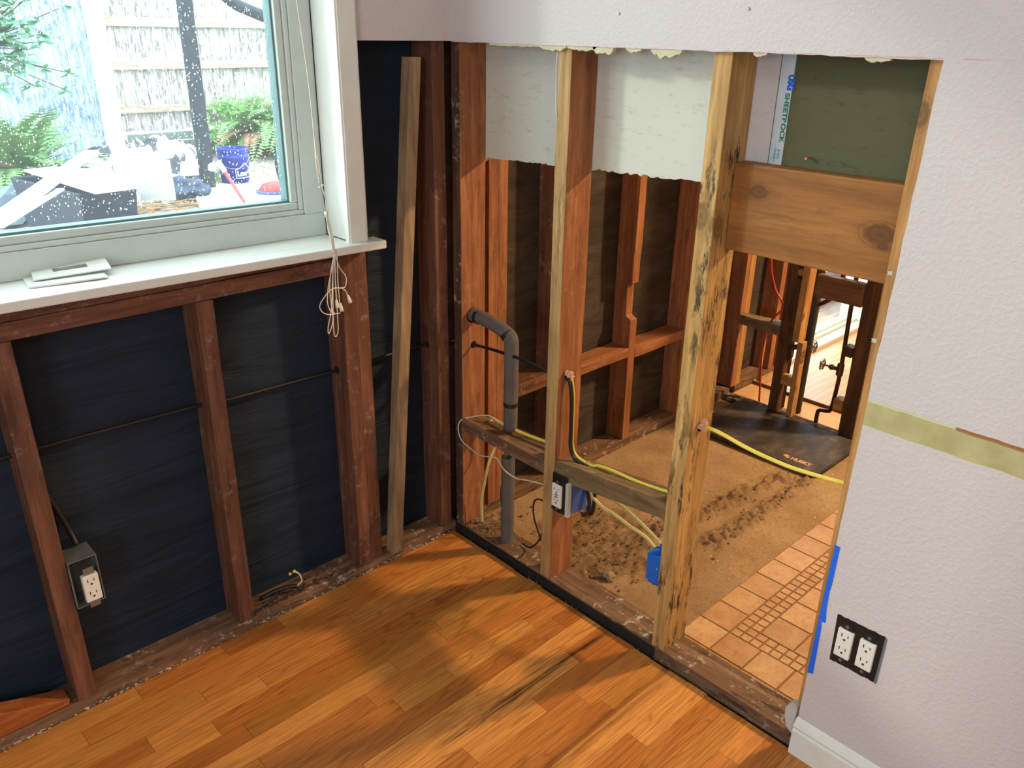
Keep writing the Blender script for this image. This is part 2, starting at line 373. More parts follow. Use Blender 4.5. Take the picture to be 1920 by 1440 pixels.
# ------------------------------------------------------------------ room shell
CEIL = 2.40; T = 0.0127
def oak():
    t = NT('oak_floor'); t.set(0.33, 0, 0.5)
    at = t.n('ShaderNodeAttribute', attribute_name='plank'); tc = t.pos()
    sx = t.n('ShaderNodeSeparateColor'); t.l(at.outputs['Color'], sx.inputs[0])
    off = t.n('ShaderNodeCombineXYZ')
    t.l(t.math('MULTIPLY', sx.outputs[0], 31.0), off.inputs[0]); t.l(t.math('MULTIPLY', sx.outputs[1], 23.0), off.inputs[1])
    m = t.mapping(tc, (1, 1, 1), off.outputs[0])
    st = t.mapping(m, (0.11, 1, 1))
    g = t.n('ShaderNodeTexWave', wave_type='BANDS', bands_direction='Y')
    for k, v in {'Scale': 16, 'Distortion': 12, 'Detail': 3, 'Detail Scale': 0.8, 'Detail Roughness': 0.5}.items(): g.inputs[k].default_value = v
    t.l(st, g.inputs['Vector'])
    fine = t.noise(t.mapping(m, (0.035, 1, 1)), 260, 5, 0.6)
    big = t.noise(st, 7, 3)
    c = t.ramp(sx.outputs[2], [(0.0, srgb(184, 112, 50)), (0.4, srgb(208, 134, 64)), (0.75, srgb(220, 150, 76)), (0.9, srgb(200, 136, 62)), (1.0, srgb(164, 96, 40))])
    dk = t.mix(1.0, c, (0.42, 0.34, 0.26, 1), 'MULTIPLY')
    cn = t.noise(t.mapping(m, (0.55, 5.5, 1)), 2.6, 2, 0.45, 0.35)
    cath = t.math('ABSOLUTE', t.math('SINE', t.math('MULTIPLY', cn, 46.0)))
    sel = t.ramp(sx.outputs[1], [(0.3, (0.25,)*3), (0.6, (1,)*3)])
    c = t.mix(t.math('MULTIPLY', t.math('MULTIPLY', t.ramp(cath, [(0.0, (1,)*3), (0.5, (0,)*3)]), sel), 0.62), c, dk)
    c = t.mix(t.math('MULTIPLY', t.ramp(g.outputs['Fac'], [(0.02, (1,)*3), (0.32, (0,)*3)]), 0.16), c, dk)
    c = t.mix(t.math('MULTIPLY', t.ramp(fine, [(0.38, (1,)*3), (0.56, (0,)*3)]), 0.55), c, dk)
    c = t.mix(t.ramp(big, [(0.28, (0.45,)*3), (0.5, (0,)*3)]), c, dk)
    # one long dark mineral streak and a darker board, as on the boards themselves
    xyz = t.n('ShaderNodeSeparateXYZ'); t.l(tc, xyz.inputs[0])
    def streak(y0, w0, x0, x1, amt, nz):
        wob = t.math('MULTIPLY', t.math('SUBTRACT', t.noise(t.mapping(tc, (1, 0.1, 1)), 9, 4), 0.5), 0.03)
        d = t.math('ABSOLUTE', t.math('SUBTRACT', t.math('ADD', xyz.outputs[1], wob), y0))
        a = t.n('ShaderNodeMapRange', ins={'Value': d, 'From Min': w0, 'From Max': w0*0.3}).outputs[0]
        b = t.n('ShaderNodeMapRange', ins={'Value': xyz.outputs[0], 'From Min': x0, 'From Max': x0+0.08}).outputs[0]
        e = t.n('ShaderNodeMapRange', ins={'Value': xyz.outputs[0], 'From Min': x1, 'From Max': x1-0.05}).outputs[0]
        f_ = t.ramp(t.noise(t.mapping(tc, (0.06, 1, 1)), nz, 4), [(0.4, (0.2,)*3), (0.6, (1,)*3)])
        return t.math('MULTIPLY', t.math('MULTIPLY', t.math('MULTIPLY', a, b), t.math('MULTIPLY', e, f_)), amt)
    c = t.mix(streak(-0.655, 0.014, -0.62, 0.02, 0.95, 120), c, srgb(58, 28, 12))
    c = t.mix(streak(-0.86, 0.03, -0.62, 0.02, 0.6, 90), c, srgb(84, 42, 14))
    c = t.mix(streak(-0.475, 0.006, -0.22, 0.02, 0.8, 140), c, srgb(74, 32, 12))
    t.col(c); t.bump(fine, 0.12, 0.0005)
    r = t.ramp(fine, [(0.3, (0.42,)*3), (0.7, (0.28,)*3)]); t.l(r, t.b.inputs['Roughness'])
    return t.m
def make_oak():
    bm = nb(); lay = bm.loops.layers.float_color.new('plank'); W = 0.057
    rows = int(4.0/W)
    for i in range(rows):
        y1 = -0.004-i*W; y0 = y1-W+0.0007
        x = -3.6; end0 = -0.014+0.006*noise.noise((i*0.9, 3, 1))
        while x < end0-0.001:
            L = random.choice((0.16, 0.22, 0.28, 0.34, 0.42, 0.55, 0.75)); x2 = min(x+L, end0)
            if end0-x2 < 0.07: x2 = end0
            v = hexa(bm, [(x, y0, -0.019), (x2-0.0008, y0, -0.019), (x2-0.0008, y1, -0.019), (x, y1, -0.019), (x, y0, 0), (x2-0.0008, y0, 0), (x2-0.0008, y1, 0), (x, y1, 0)])
            c = (random.random(), random.random(), random.random(), 1)
            for f in {f for q in v for f in q.link_faces}:
                for lp in f.loops: lp[lay] = c
            x = x2
    o = struct('floor', bm, oak()); o['label'] = 'honey-stained oak strip floor'; return o
make_oak()
def sub():
    return plain('subfloor_dark', srgb(46, 34, 26), 0.9)
struct('floor', boxm(-3.7, 0.0, -4.1, 0.085, -0.10, -0.0195), sub())

# exterior (window) wall: felt-covered sheathing with the window and patio door openings
WX0, WX1, WZ0, WZ1 = -1.95, -0.345, 0.975, 2.36
b = nb()
box(b, -3.7, WX0, 0.085, 0.10, -0.1, CEIL+.1); box(b, WX1, 0.05, 0.085, 0.10, -0.1, CEIL+.1)
box(b, WX0, WX1, 0.085, 0.10, -0.1, WZ0-.005); box(b, WX0, WX1, 0.085, 0.10, WZ1, CEIL+.1)
struct('wall_north', b, FELT)
b = nb(); box(b, 0.05, 2.05, 0.085, 0.10, -0.1, CEIL+.1); box(b, 2.05, 3.05, 0.085, 0.10, 2.05, CEIL+.1); box(b, 3.05, 4.6, 0.085, 0.10, -0.1, CEIL+.1)
struct('wall_north', b, FELTB)
# room drywall on the window wall: only the strip above the cut and the part beyond the window
b = nb(); box(b, -0.31, -T, -T, 0.0, 1.462, CEIL); box(b, -3.6, -0.31, -T, 0.0, 2.37, CEIL); box(b, -3.6, -1.98, -T, 0, 0.0, 2.37)
struct('wall_north', b, WALL)
# partition drywall, room side, with the big cut-out
out = [(0.0, CEIL), (0.0, 1.463)]
out += ragged(-0.013, 1.4605, -1.185, 1.4575, 60, 0.0012)[1:]
out += [(-1.212, 1.457)]
for i in range(1, 40):
    t_ = i/40; out.append((-1.211+0.013*t_+random.uniform(-.0008, .0008)+(0.0012 if i in (14, 15, 17) else 0), 1.457-1.42*t_))
out += [(-1.197, 0.0), (-4.0, 0.0), (-4.0, CEIL)]
b = nb(); poly_x(b, out, -T, 0.0); struct('wall_east', b, WALL)
struct('wall_south', boxm(-3.6, 4.5, -4.1, -4.0, -0.1, CEIL), WALL)
struct('wall_west', boxm(-3.7, -3.6, -4.0, 0.1, -0.1, CEIL), WALL)
struct('wall_far_east', boxm(4.5, 4.6, -4.1, 0.1, -0.1, CEIL), WALL)
struct('ceiling', boxm(-3.7, 4.6, -4.1, 0.1, CEIL, CEIL+0.1), WHITEP)
# baseboard on the partition, starting at the cut
b = nb(); prof = [(0, 0.0), (-0.014, 0.0), (-0.014, 0.066), (-0.011, 0.072), (-0.013, 0.078), (-0.009, 0.086), (-0.004, 0.094), (0, 0.097)]
for ya, yb in ((-4.0, -1.197),):
    A = [b.verts.new((-T+p[0], ya, p[1]+.001)) for p in prof]; B = [b.verts.new((-T+p[0], yb, p[1]+.001)) for p in prof]
    for i in range(len(prof)): b.faces.new([A[i], A[(i+1) % len(prof)], B[(i+1) % len(prof)], B[i]])
    b.faces.new(A); b.faces.new(B[::-1])
struct('baseboard_east', b, WHITEP)

# ------------------------------------------------------------------ window
wn = empty('window_1', (-1.147, 0.09, 1.0)); tag(wn, 'white vinyl window over the open stud bays, speckled with rain', None, None, 'structure')
def lift(x): return -0.0165*(x+0.26)
def lbox(bm, x0, x1, y0, y1, z0, z1):
    hexa(bm, [(x0, y0, z0+lift(x0)), (x1, y0, z0+lift(x1)), (x1, y1, z0+lift(x1)), (x0, y1, z0+lift(x0)),
              (x0, y0, z1+lift(x0)), (x1, y0, z1+lift(x1)), (x1, y1, z1+lift(x1)), (x0, y1, z1+lift(x0))])
def frame(bm, x0, x1, z0, z1, wl, y0, y1):
    lbox(bm, x0, x1, y0, y1, z0, z0+wl); lbox(bm, x0, x1, y0, y1, z1-wl, z1)
    lbox(bm, x0, x0+wl, y0, y1, z0+wl, z1-wl); lbox(bm, x1-wl, x1, y0, y1, z0+wl, z1-wl)
X0, X1, Z0, Z1 = -1.95, -0.345, 1.0, 2.33
b = nb(); frame(b, X0, X1, Z0, Z1, 0.057, 0.088, 0.15); link('outer_frame', b, VINYL, wn, bevel=0.002)
b = nb(); frame(b, X0+.057, X1-.057, Z0+.057, Z1-.057, 0.012, 0.092, 0.15); frame(b, X0+.069, X1-.069, Z0+.069, Z1-.069, 0.018, 0.098, 0.15); link('sash', b, VINYL, wn, bevel=0.003)
b = nb(); frame(b, X0+.087, X1-.087, Z0+.087, Z1-.087, 0.005, 0.108, 0.14); link('glazing_bead', b, plain('grey_green_gasket', srgb(96, 128, 128), 0.5), wn, bevel=0.001)
def glassm():
    t = NT('window_glass'); g = t.n('ShaderNodeBsdfGlossy', ins={'Roughness': 0.02}); tr = t.n('ShaderNodeBsdfTransparent', ins={'Color': (0.93, 0.97, 0.96, 1)})
    mx = t.n('ShaderNodeMixShader')
    mx.inputs[0].default_value = 0.04; t.l(tr.outputs[0], mx.inputs[1]); t.l(g.outputs[0], mx.inputs[2])
    df = t.n('ShaderNodeBsdfTranslucent', ins={'Color': (0.9, 0.95, 1.0, 1)}); mx2 = t.n('ShaderNodeMixShader'); mx2.inputs[0].default_value = 0.02
    t.l(mx.outputs[0], mx2.inputs[1]); t.l(df.outputs[0], mx2.inputs[2]); t.l(mx2.outputs[0], t.out.inputs[0]); return t.m
def dropm():
    t = NT('raindrop'); a = t.n('ShaderNodeBsdfTranslucent', ins={'Color': (1, 1, 1, 1)}); tr = t.n('ShaderNodeBsdfTransparent'); mx = t.n('ShaderNodeMixShader'); mx.inputs[0].default_value = 0.75
    t.l(tr.outputs[0], mx.inputs[1]); t.l(a.outputs[0], mx.inputs[2]); t.l(mx.outputs[0], t.out.inputs[0]); return t.m
GLASS = glassm()
b = nb(); lbox(b, X0+.09, X1-.09, 0.118, 0.122, Z0+.09, Z1-.09); link('pane', b, GLASS, wn)
b = nb()
for i in range(3200):
    x = random.uniform(-1.12, X1-.095); z = random.uniform(1.105, 1.62); r = random.uniform(0.0006, 0.0015)
    res = bmesh.ops.create_icosphere(b, subdivisions=1, radius=1.0)
    e = random.uniform(1.0, 1.9)
    for v in res['verts']: v.co = Vector((x+v.co.x*r*.8, 0.1225+v.co.y*0.0006, z+lift(x)+v.co.z*r*e))
tag(link('rain_drops', b, dropm(), wn), kind='stuff')
# jamb extension, stop and casing
b = nb(); lbox(b, X1, X1+0.019, -0.012, 0.088, Z0, Z1+.03); lbox(b, X0-.019, X0, -0.012, 0.088, Z0, Z1+.03); lbox(b, X0, X1, -0.012, 0.088, Z1, Z1+.02); link('jamb', b, WHITEP, wn, bevel=0.002)
b = nb()
for (a, c, y) in ((-0.355, -0.299, -0.031), (X0-.06, X0-.004, -0.031)):
    box(b, a, c, y, -0.0135 if a > -1 else -0.0135, Z0+0.0, Z1+.03)
    box(b, a+.004, c-.004, y-.003, y, Z0+0.0, Z1+.03); 
box(b, X0-.06, -0.299, -0.031, -.0135, Z1+.03, Z1+.06)
link('casing', b, WHITEP, wn, bevel=0.002)
b = nb()
hexa(b, [(-2.04, -0.057, 0.979+lift(-2.04)), (-0.262, -0.057, 0.979), (-0.262, 0.0, 0.979), (-2.04, 0.0, 0.979+lift(-2.04)),
         (-2.04, -0.057, 1.0+lift(-2.04)), (-0.262, -0.057, 1.0), (-0.262, 0.0, 1.0), (-2.04, 0.0, 1.0+lift(-2.04))])
hexa(b, [(-1.95, 0.0, 0.979+lift(-1.95)), (-0.345, 0.0, 0.979+lift(-.345)), (-0.345, 0.12, 0.979+lift(-.345)), (-1.95, 0.12, 0.979+lift(-1.95)),
         (-1.95, 0.0, 1.0+lift(-1.95)), (-0.345, 0.0, 1.0+lift(-.345)), (-0.345, 0.12, 1.0+lift(-.345)), (-1.95, 0.12, 1.0+lift(-1.95))])
link('sill', b, WHITEP, wn, bevel=0.003)

# ------------------------------------------------------------------ framing of the window wall
ZP = 0.03; D = 0.0835
def stud(name, x0, x1, y0, y1, z0, z1, mat, label, cat='stud', shift=(0, 0), group=None, seed=None, axis='Z'):
    bm = rough_beam(x0, x1, y0, y1, z0, z1, axis, 0.0014, 20, shift, seed if seed is not None else random.random()*50)
    o = link(name, bm, mat, bevel=0.0018); return tag(o, label, cat, group)
def lplate(name, x0, x1, y0, y1, z0, z1, mat, label, cat): return stud(name, x0, x1, y0, y1, z0, z1, mat, label, cat, axis='X')
lplate('bottom_plate', -3.6, -0.001, 0.0, D, -0.012, ZP, PLATE('X'), 'weathered, stained bottom plate under the window wall studs', 'plate')
stud('wall_stud', -1.150, -1.110, 0.0, D, ZP, 0.921, RED(), 'reddish cripple stud nearest the left edge, a metal outlet box fixed to its side', shift=(0, 0))
stud('wall_stud', -0.746, -0.706, 0.0, D, ZP, 0.921, RED(), 'reddish cripple stud below the window, second from the left', shift=(0.004, 0))
stud('jack_stud', -0.367, -0.328, 0.0, D, ZP, 0.975, RED(), 'left board of the doubled stud under the right end of the window sill', 'stud')
stud('king_stud', -0.3275, -0.288, 0.001, D, ZP, CEIL, RED(), 'right board of the doubled stud under the right end of the window sill', 'stud')
stud('corner_stud', -0.061, -0.020, 0.0, D, ZP, CEIL, RED(), 'red corner stud of the window wall with a cable hole, right of the leaning board', 'stud')
stud('backing_stud', -0.018, 0.0, 0.035, D, ZP, 1.30, DARKW(), 'thin dark strip of wood down in the gap of the room corner', 'stud')
lplate('rough_sill', -1.95, -0.368, 0.0, D, 0.922, 0.959, RED('X'), 'lower red rough sill board resting on the cripple studs', 'framing board')
lplate('rough_sill', -1.95, -0.368, 0.004, D, 0.9595, 0.9785, RED('X'), 'upper darker rough sill board directly under the white sill', 'framing board')

# ------------------------------------------------------------------ partition framing
PD = 0.092
stud('bottom_plate', 0.0, PD-.002, -1.24, -0.0005, -0.012, ZP, PLATE('Y'), 'long worn bottom plate of the open partition beside the oak floor', 'plate', axis='Y')
P1 = stud('partition_stud', 0.0, PD-.002, -0.0355, -0.001, ZP, CEIL, REDB(), 'orange-red partition stud in the corner where the grey pipe comes out', shift=(0, 0))
P1.data.materials.append(wood('grimy_edge', (84, 58, 46), (112, 82, 64), 'Z', knots=0.2, white=.7, stain=0.5, stain_col=(40, 28, 22)))
for f in P1.data.polygons:
    if f.normal.x < -.7: f.material_index = 1
b = rough_beam(0.0, PD-.002, -0.420, -0.381, ZP, CEIL, 'Z', 0.0014, 20, (0, 0), 5)
P2 = link('partition_stud', b, [REDB()], bevel=0.0018); tag(P2, 'orange-red partition stud holding the outlet with its blue box', 'stud')
b = rough_beam(0.0, PD-.002, -0.829, -0.788, ZP, CEIL, 'Z', 0.0016, 20, (0, 0), 8)
P3 = link('partition_stud', b, PINE(), bevel=0.0018); tag(P3, 'yellow pine partition stud blotched with black mould and a big knot', 'stud')
stud('partition_stud', 0.0, PD-.002, -1.226, -1.187, ZP, CEIL, CLEAN(), 'clean pine stud along the cut edge of the painted drywall', shift=(0, 0))
P2.data.materials.append(wood('weathered_edge', (180, 142, 88), (202, 164, 108), 'Z', knots=0.2, stain=0.5, stain_col=(90, 60, 34)))
for f in P2.data.polygons:
    if f.normal.x < -.7: f.material_index = 1
b = rough_beam(-0.0045, -0.0005, -0.80, -0.006, -0.018, 0.0245, 'Y', 0.0012, 60, (0, 0), 2)  # added dark strip: paints the gap's shade over the plate front
tag(link('gap_shade_strip', b, plain('gap_shade_black', srgb(22, 20, 19), .9, bump=.5, var=.4)), 'black strip added as painted shade in the gap along the partition bottom plate', 'shade strip')
# blocking
b = nb(); hexa(b, [(0, -0.381, 0.365), (0.09, -0.381, 0.375), (0.09, -0.036, 0.352), (0, -0.036, 0.37), (0, -0.381, 0.405), (0.09, -0.381, 0.413), (0.09, -0.036, 0.392), (0, -0.036, 0.410)])
bmesh.ops.subdivide_edges(b, edges=b.edges[:], cuts=3, use_grid_fill=True)
tag(link('blocking', b, PLATE('Y'), bevel=0.0015), 'dusty horizontal blocking board behind the grey pipe', 'blocking')
b = nb(); hexa(b, [(0, -0.787, 0.410), (0.088, -0.787, 0.400), (0.088, -0.421, 0.362), (0, -0.421, 0.366), (0, -0.787, 0.460), (0.088, -0.787, 0.448), (0.088, -0.421, 0.408), (0, -0.421, 0.424)])
bmesh.ops.subdivide_edges(b, edges=b.edges[:], cuts=3, use_grid_fill=True)
tag(link('blocking', b, wood('grey_blocking', (120, 96, 66), (146, 122, 88), 'Y', white=0.5, stain=0.5, stain_col=(50, 34, 24)), bevel=0.0015), 'grey-brown sloping blocking board with the yellow cable stapled on top', 'blocking')
# header board
b = rough_beam(0.05, 0.0895, -1.186, -0.830, 1.076, 1.254, 'Y', 0.001, 12)
hb = tag(link('header_board', b, HEADER('Y'), bevel=0.003), 'wide knotty pine board spanning the last bay below the dark panel', 'board')

# ------------------------------------------------------------------ kitchen-side drywall seen from behind
pts = [(-0.0, CEIL), (-0.0, 1.160), (-0.022, 1.156), (-0.036, 1.166), (-0.048, 1.172)] + ragged(-0.055, 1.170, -0.375, 1.183, 34, 0.0025) + ragged(-0.385, 1.184, -0.80, 1.198, 44, 0.003)+[(-0.80, CEIL)]
b = nb(); poly_x(b, pts, PD, PD+T); struct('wall_kitchen', b, PAPER)
sw = struct('wall_kitchen', boxm(PD, PD+T, -0.9085, -0.801, 1.19, CEIL), PAPERW)
WL[sw.name] = Vector(sw.location)
tp = link('edge_tape', boxm(PD-.0006, PD+.0002, -0.9083, -0.879, 1.19, CEIL), plain('tape_white', srgb(196, 204, 214), 0.5), sw)
link('tape_line', boxm(PD-.0009, PD-.0006, -0.8805, -0.879, 1.19, CEIL), plain('tape_green', srgb(20, 110, 84), 0.5), tp)
GREEN = plain('print_green', srgb(0, 122, 92), 0.6); BLUEP = plain('print_blue', srgb(12, 84, 190), 0.6)
text_mesh('printed_mark', 'USG', 0.019, (PD-.001, -0.8995, 1.420), (0, 0, -1), (0, -1, 0), BLUEP, sw, bold=0.0012, fit=0.028)
text_mesh('printed_mark', 'SHEETROCK', 0.0135, (PD-.001, -0.8975, 1.387), (0, 0, -1), (0, -1, 0), GREEN, sw, bold=0.0005, fit=0.092)
text_mesh('printed_mark', 'Brand', 0.008, (PD-.001, -0.898, 1.283), (0, 0, -1), (0, -1, 0), GREEN, sw, fit=0.018)
text_mesh('printed_mark', 'UltraLight', 0.008, (PD-.001, -0.890, 1.286), (0, 0, -1), (0, -1, 0), GREEN, sw, fit=0.026)
b = nb(); poly_x(b, [(-0.909, CEIL), (-0.909, 1.19), (-1.20, 1.19), (-1.20, 0.0), (-4.0, 0.0), (-4.0, CEIL)], PD+.001, PD+T+.001); struct('wall_kitchen', b, OLIVE)
# torn gypsum along the cut and the wall studs' white crumbs
def crumbs(name, spans, mat, label):
    b = nb()
    for (ya, yb, dep) in spans:
        n = max(6, int(abs(yb-ya)/0.0025)); pts = [(ya, 1.4615)]
        low = []
        for i in range(n+1):
            t_ = i/n; y = ya+(yb-ya)*t_; low.append((y, 1.4575-dep*math.sin(math.pi*t_)**0.5*(0.62+0.5*noise.noise((y*90, dep*90, 2)))-random.uniform(0, .0016)))
        poly_x(b, [(ya, 1.462)]+low+[(yb, 1.462)], -0.0105, -0.0008)
    return tag(link(name, b, mat), label, 'drywall scrap')
crumbs('torn_gypsum', [(-0.16, -0.33, 0.003), (-0.33, -0.412, 0.012)], GYP, 'thin ragged gypsum edge hanging from the cut left of the outlet stud')
crumbs('torn_gypsum', [(-0.415, -0.50, 0.007), (-0.49, -0.547, 0.018)], GYP, 'torn yellowish gypsum flap hanging right of the outlet stud top')
crumbs('torn_gypsum', [(-0.58, -0.62, 0.008), (-0.645, -0.72, 0.020)], GYP, 'torn yellowish gypsum lumps hanging left of the mouldy stud top')
crumbs('torn_gypsum', [(-0.878, -0.905, 0.006)], GYP, 'tiny gypsum crumb hanging above the printed paper tape')
crumbs('torn_gypsum', [(-1.085, -1.13, 0.009)], GYP, 'small white gypsum crumb hanging above the dark olive panel')

# ------------------------------------------------------------------ kitchen side: slab, tile, exterior wall studs
def dirtmat():
    t = NT('dusty_slab'); t.set(0.92, 0, 0.2); p = t.pos()
    n = t.noise(p, 5, 5, 0.6); f = t.noise(p, 120, 6, 0.75); m = t.noise(p, 22, 6, 0.7)
    c = t.mix(t.ramp(n, [(0.35, (0,)*3), (0.65, (1,)*3)]), srgb(148, 118, 86), srgb(172, 142, 106))
    c = t.mix(t.ramp(f, [(0.35, (0.6,)*3), (0.5, (0,)*3)]), c, srgb(110, 84, 58))
    at = t.n('ShaderNodeAttribute', attribute_name='dirt'); 
    c = t.mix(t.math('MULTIPLY', at.outputs['Fac'], t.ramp(m, [(0.3, (1,)*3), (0.62, (0.25,)*3)])), c, srgb(100, 72, 46))
    sp = t.noise(p, 75, 2, 0.4); c = t.mix(t.ramp(sp, [(0.72, (0,)*3), (0.76, (0.8,)*3)]), c, srgb(206, 190, 160))
    t.col(c); t.bump(t.math('ADD', f, m), 0.5, 0.003); return t.m
def segd(p, a, b_):
    a, b_, p = Vector(a), Vector(b_), Vector(p); d = b_-a; t_ = max(0, min(1, (p-a).dot(d)/d.dot(d))); return (p-a-d*t_).length
def make_slab():
    bm = nb(); nx, ny = 210, 110; x0, x1, y0, y1 = PD-.002, 1.53, -0.787, 0.0
    dl = bm.verts.layers.float.new('dirt'); g = []
    for i in range(nx+1):
        row = []
        for j in range(ny+1):
            x = x0+(x1-x0)*i/nx; y = y0+(y1-y0)*j/ny
            q = Vector((x, y, 0)); h = -0.004; dirt = 0.0
            def nz(s, o=0): return noise.fractal(q*s+Vector((o, o, 0)), 1.0, 2.0, 5)
            # dug hole near the second stud
            d = Vector(((x-0.27)/0.23, (y+0.36)/0.20)).length + 0.35*nz(9)
            k = max(0, min(1, (1.15-d)/0.35)); h += k*(-0.006+0.011*nz(18)+0.007*nz(46, 3)); dirt = max(dirt, k*0.9)
            d = Vector(((x-0.05)/0.16, (y+0.04)/0.09)).length + 0.3*nz(12)
            k = max(0, min(1, (1.1-d)/0.4)); h += k*(0.004+0.012*nz(50, 4)); dirt = max(dirt, k*0.7)
            # two rough ridges running to the mat
            for A, B, wd, hh in (((0.42, -0.44), (1.10, -0.545), 0.035, 0.014), ((0.55, -0.62), (1.16, -0.610), 0.03, 0.010), ((0.40, -0.56), (0.80, -0.62), 0.035, 0.006)):
                dd = segd((x, y), A, B)/wd+0.5*nz(14, 6)
                k = max(0, min(1, 1.4-dd)); h += k*(hh*0.5+hh*1.4*nz(48, 2)); dirt = max(dirt, k*0.75)
            dd = segd((x, y), (0.45, -0.52), (1.1, -0.585)); k = max(0, min(1, (0.05-dd)/0.03)); h -= 0.006*k
            v = bm.verts.new((x, y, max(h+0.0012*nz(20, 9), -0.0175))); v[dl] = dirt; row.append(v)
        g.append(row)
    for i in range(nx):
        for j in range(ny): bm.faces.new([g[i][j], g[i+1][j], g[i+1][j+1], g[i][j+1]])
    return struct('floor', bm, dirtmat(), origin=(0.8, -0.4, -0.02), smooth=True)
slab = make_slab(); slab['label'] = 'dusty broken concrete floor with dug-up dirt'
b = nb()
random.seed(11)
for i in range(420):
    if i % 3: x = random.gauss(0.27, 0.13); y = random.gauss(-0.38, 0.11)
    elif i % 2: t_ = random.random(); x = 0.45+0.7*t_; y = -0.45-0.10*t_+random.gauss(0, 0.02)
    else: t_ = random.random(); x = 0.5+0.65*t_; y = -0.62+random.gauss(0, 0.015)
    if x < 0.11 or y > -0.02 or y < -.78: continue
    blob(b, (x, y, 0.0), random.uniform(0.0012, 0.0055), i, 1, 0.5, (1, 1, .7))
tag(link('dirt_clods', b, plain('clod', srgb(128, 98, 66), 1.0, bump=.6, var=.3)), 'loose dirt crumbs and clods around the dug-up concrete', 'dirt', kind='stuff')
for i, (x, y, r, lb) in enumerate(((0.165, -0.505, 0.016, 'grey broken stone lying in front of the dug hole, largest of the stones'), (0.158, -0.478, 0.010, 'small dark stone left of the largest broken stone in the hole'), (0.405, -0.225, 0.013, 'stone at the far rim of the dug hole behind the outlet stud'))):
    b = nb(); blob(b, (x, y, 0.006), r, i+5, 2, 0.6, (1, 1.3, .7)); tag(link('stone', b, plain('stone_%d' % i, srgb(150-25*i, 126-22*i, 98-18*i), 0.95, bump=.5)), lb, 'stone')

def tilemat():
    t = NT('floor_tile'); t.set(0.42, 0, 0.45); p = t.pos(); at = t.n('ShaderNodeAttribute', attribute_name='tile')
    n = t.noise(p, 22, 5, 0.6, 0.5); f = t.noise(p, 90, 4, 0.6)
    s = t.n('ShaderNodeSeparateColor'); t.l(at.outputs['Color'], s.inputs[0])
    a = t.mix(s.outputs[0], srgb(176, 128, 84), srgb(196, 152, 106)); b_ = t.mix(s.outputs[0], srgb(192, 150, 106), srgb(210, 172, 124))
    c = t.mix(t.ramp(n, [(0.35, (0,)*3), (0.65, (1,)*3)]), a, b_)
    c = t.mix(t.ramp(f, [(0.33, (0.4,)*3), (0.45, (0,)*3)]), c, srgb(150, 104, 66))
    t.col(c); t.bump(n, 0.25, 0.002); return t.m
def make_tiles():
    bm = nb(); lay = bm.loops.layers.float_color.new('tile'); g = 0.0016; P = 0.098; M_ = 0.0290
    def tl(x0, x1, y0, y1):
        x0, x1 = max(x0, PD), min(x1, 1.53)
        if x1-x0 < 0.006 or y1-y0 < .004: return
        e = 0.0012; z = -0.0005+random.uniform(-.0003, .0003)
        v = hexa(bm, [(x0+g, y0+g, -.01), (x1-g, y0+g, -.01), (x1-g, y1-g, -.01), (x0+g, y1-g, -.01), (x0+g+e, y0+g+e, z), (x1-g-e, y0+g+e, z), (x1-g-e, y1-g-e, z), (x0+g+e, y1-g-e, z)])
        c = (random.random(), 0, 0, 1)
        for f in {f for q in v for f in q.link_faces}:
            for lp in f.loops: lp[lay] = c
    xa = 0.226
    k = -2
    while xa+k*P < 1.55: tl(xa+k*P, xa+(k+1)*P, -0.884, -0.788); k += 1
    # mosaic band along x and along y
    x = xa
    while x < 1.5:
        for r in range(2): tl(x, x+M_, -0.884-(r+1)*M_, -0.884-r*M_)
        x += M_
    y = -0.884-2*M_
    while y > -2.0:
        for r in range(2): tl(xa+r*M_, xa+(r+1)*M_, y-M_, y)
        y -= M_
    yy = -0.942
    while yy > -2.0:
        x = xa+2*M_
        while x < 1.5: tl(x, x+P, yy-P, yy); x += P
        yy -= P
    yy = -0.884
    while yy > -2.0: tl(xa-P, xa, yy-P, yy); tl(xa-2*P, xa-P, yy-P, yy); yy -= P
    return struct('floor', bm, tilemat())
tl_ = make_tiles(); tl_['label'] = 'sand-coloured square floor tiles with a mosaic border'
struct('floor', boxm(PD-.001, 1.535, -4.0, -0.787, -0.02, -0.0035), plain('grout', srgb(140, 96, 62), 0.9, bump=.3))
struct('floor', boxm(0.0, 4.5, -4.1, 0.085, -0.12, -0.021), sub())

lplate('bottom_plate', PD+.001, 1.60, 0.0, D, -0.012, ZP, PLATE('X'), 'dusty bottom plate of the outside wall behind the partition', 'plate')
lplate('bottom_plate', 1.642, 2.045, 0.0, D, -0.012, ZP, PLATE('X'), 'short whitened bottom plate past the far stud wall, beside the bright doorway', 'plate')
stud('kitchen_stud', 0.136, 0.1735, 0.0, D, ZP, CEIL, REDB(), 'left half of the bright doubled stud behind the grey pipe')
stud('kitchen_stud', 0.1745, 0.2120, 0.001, D, ZP, CEIL, REDB(), 'right half of the bright doubled stud behind the grey pipe')
stud('kitchen_stud', 0.434, 0.473, 0.0, D, ZP, CEIL, RED(), 'dark red stud showing just left of the outlet partition stud', shift=(-0.02, 0))
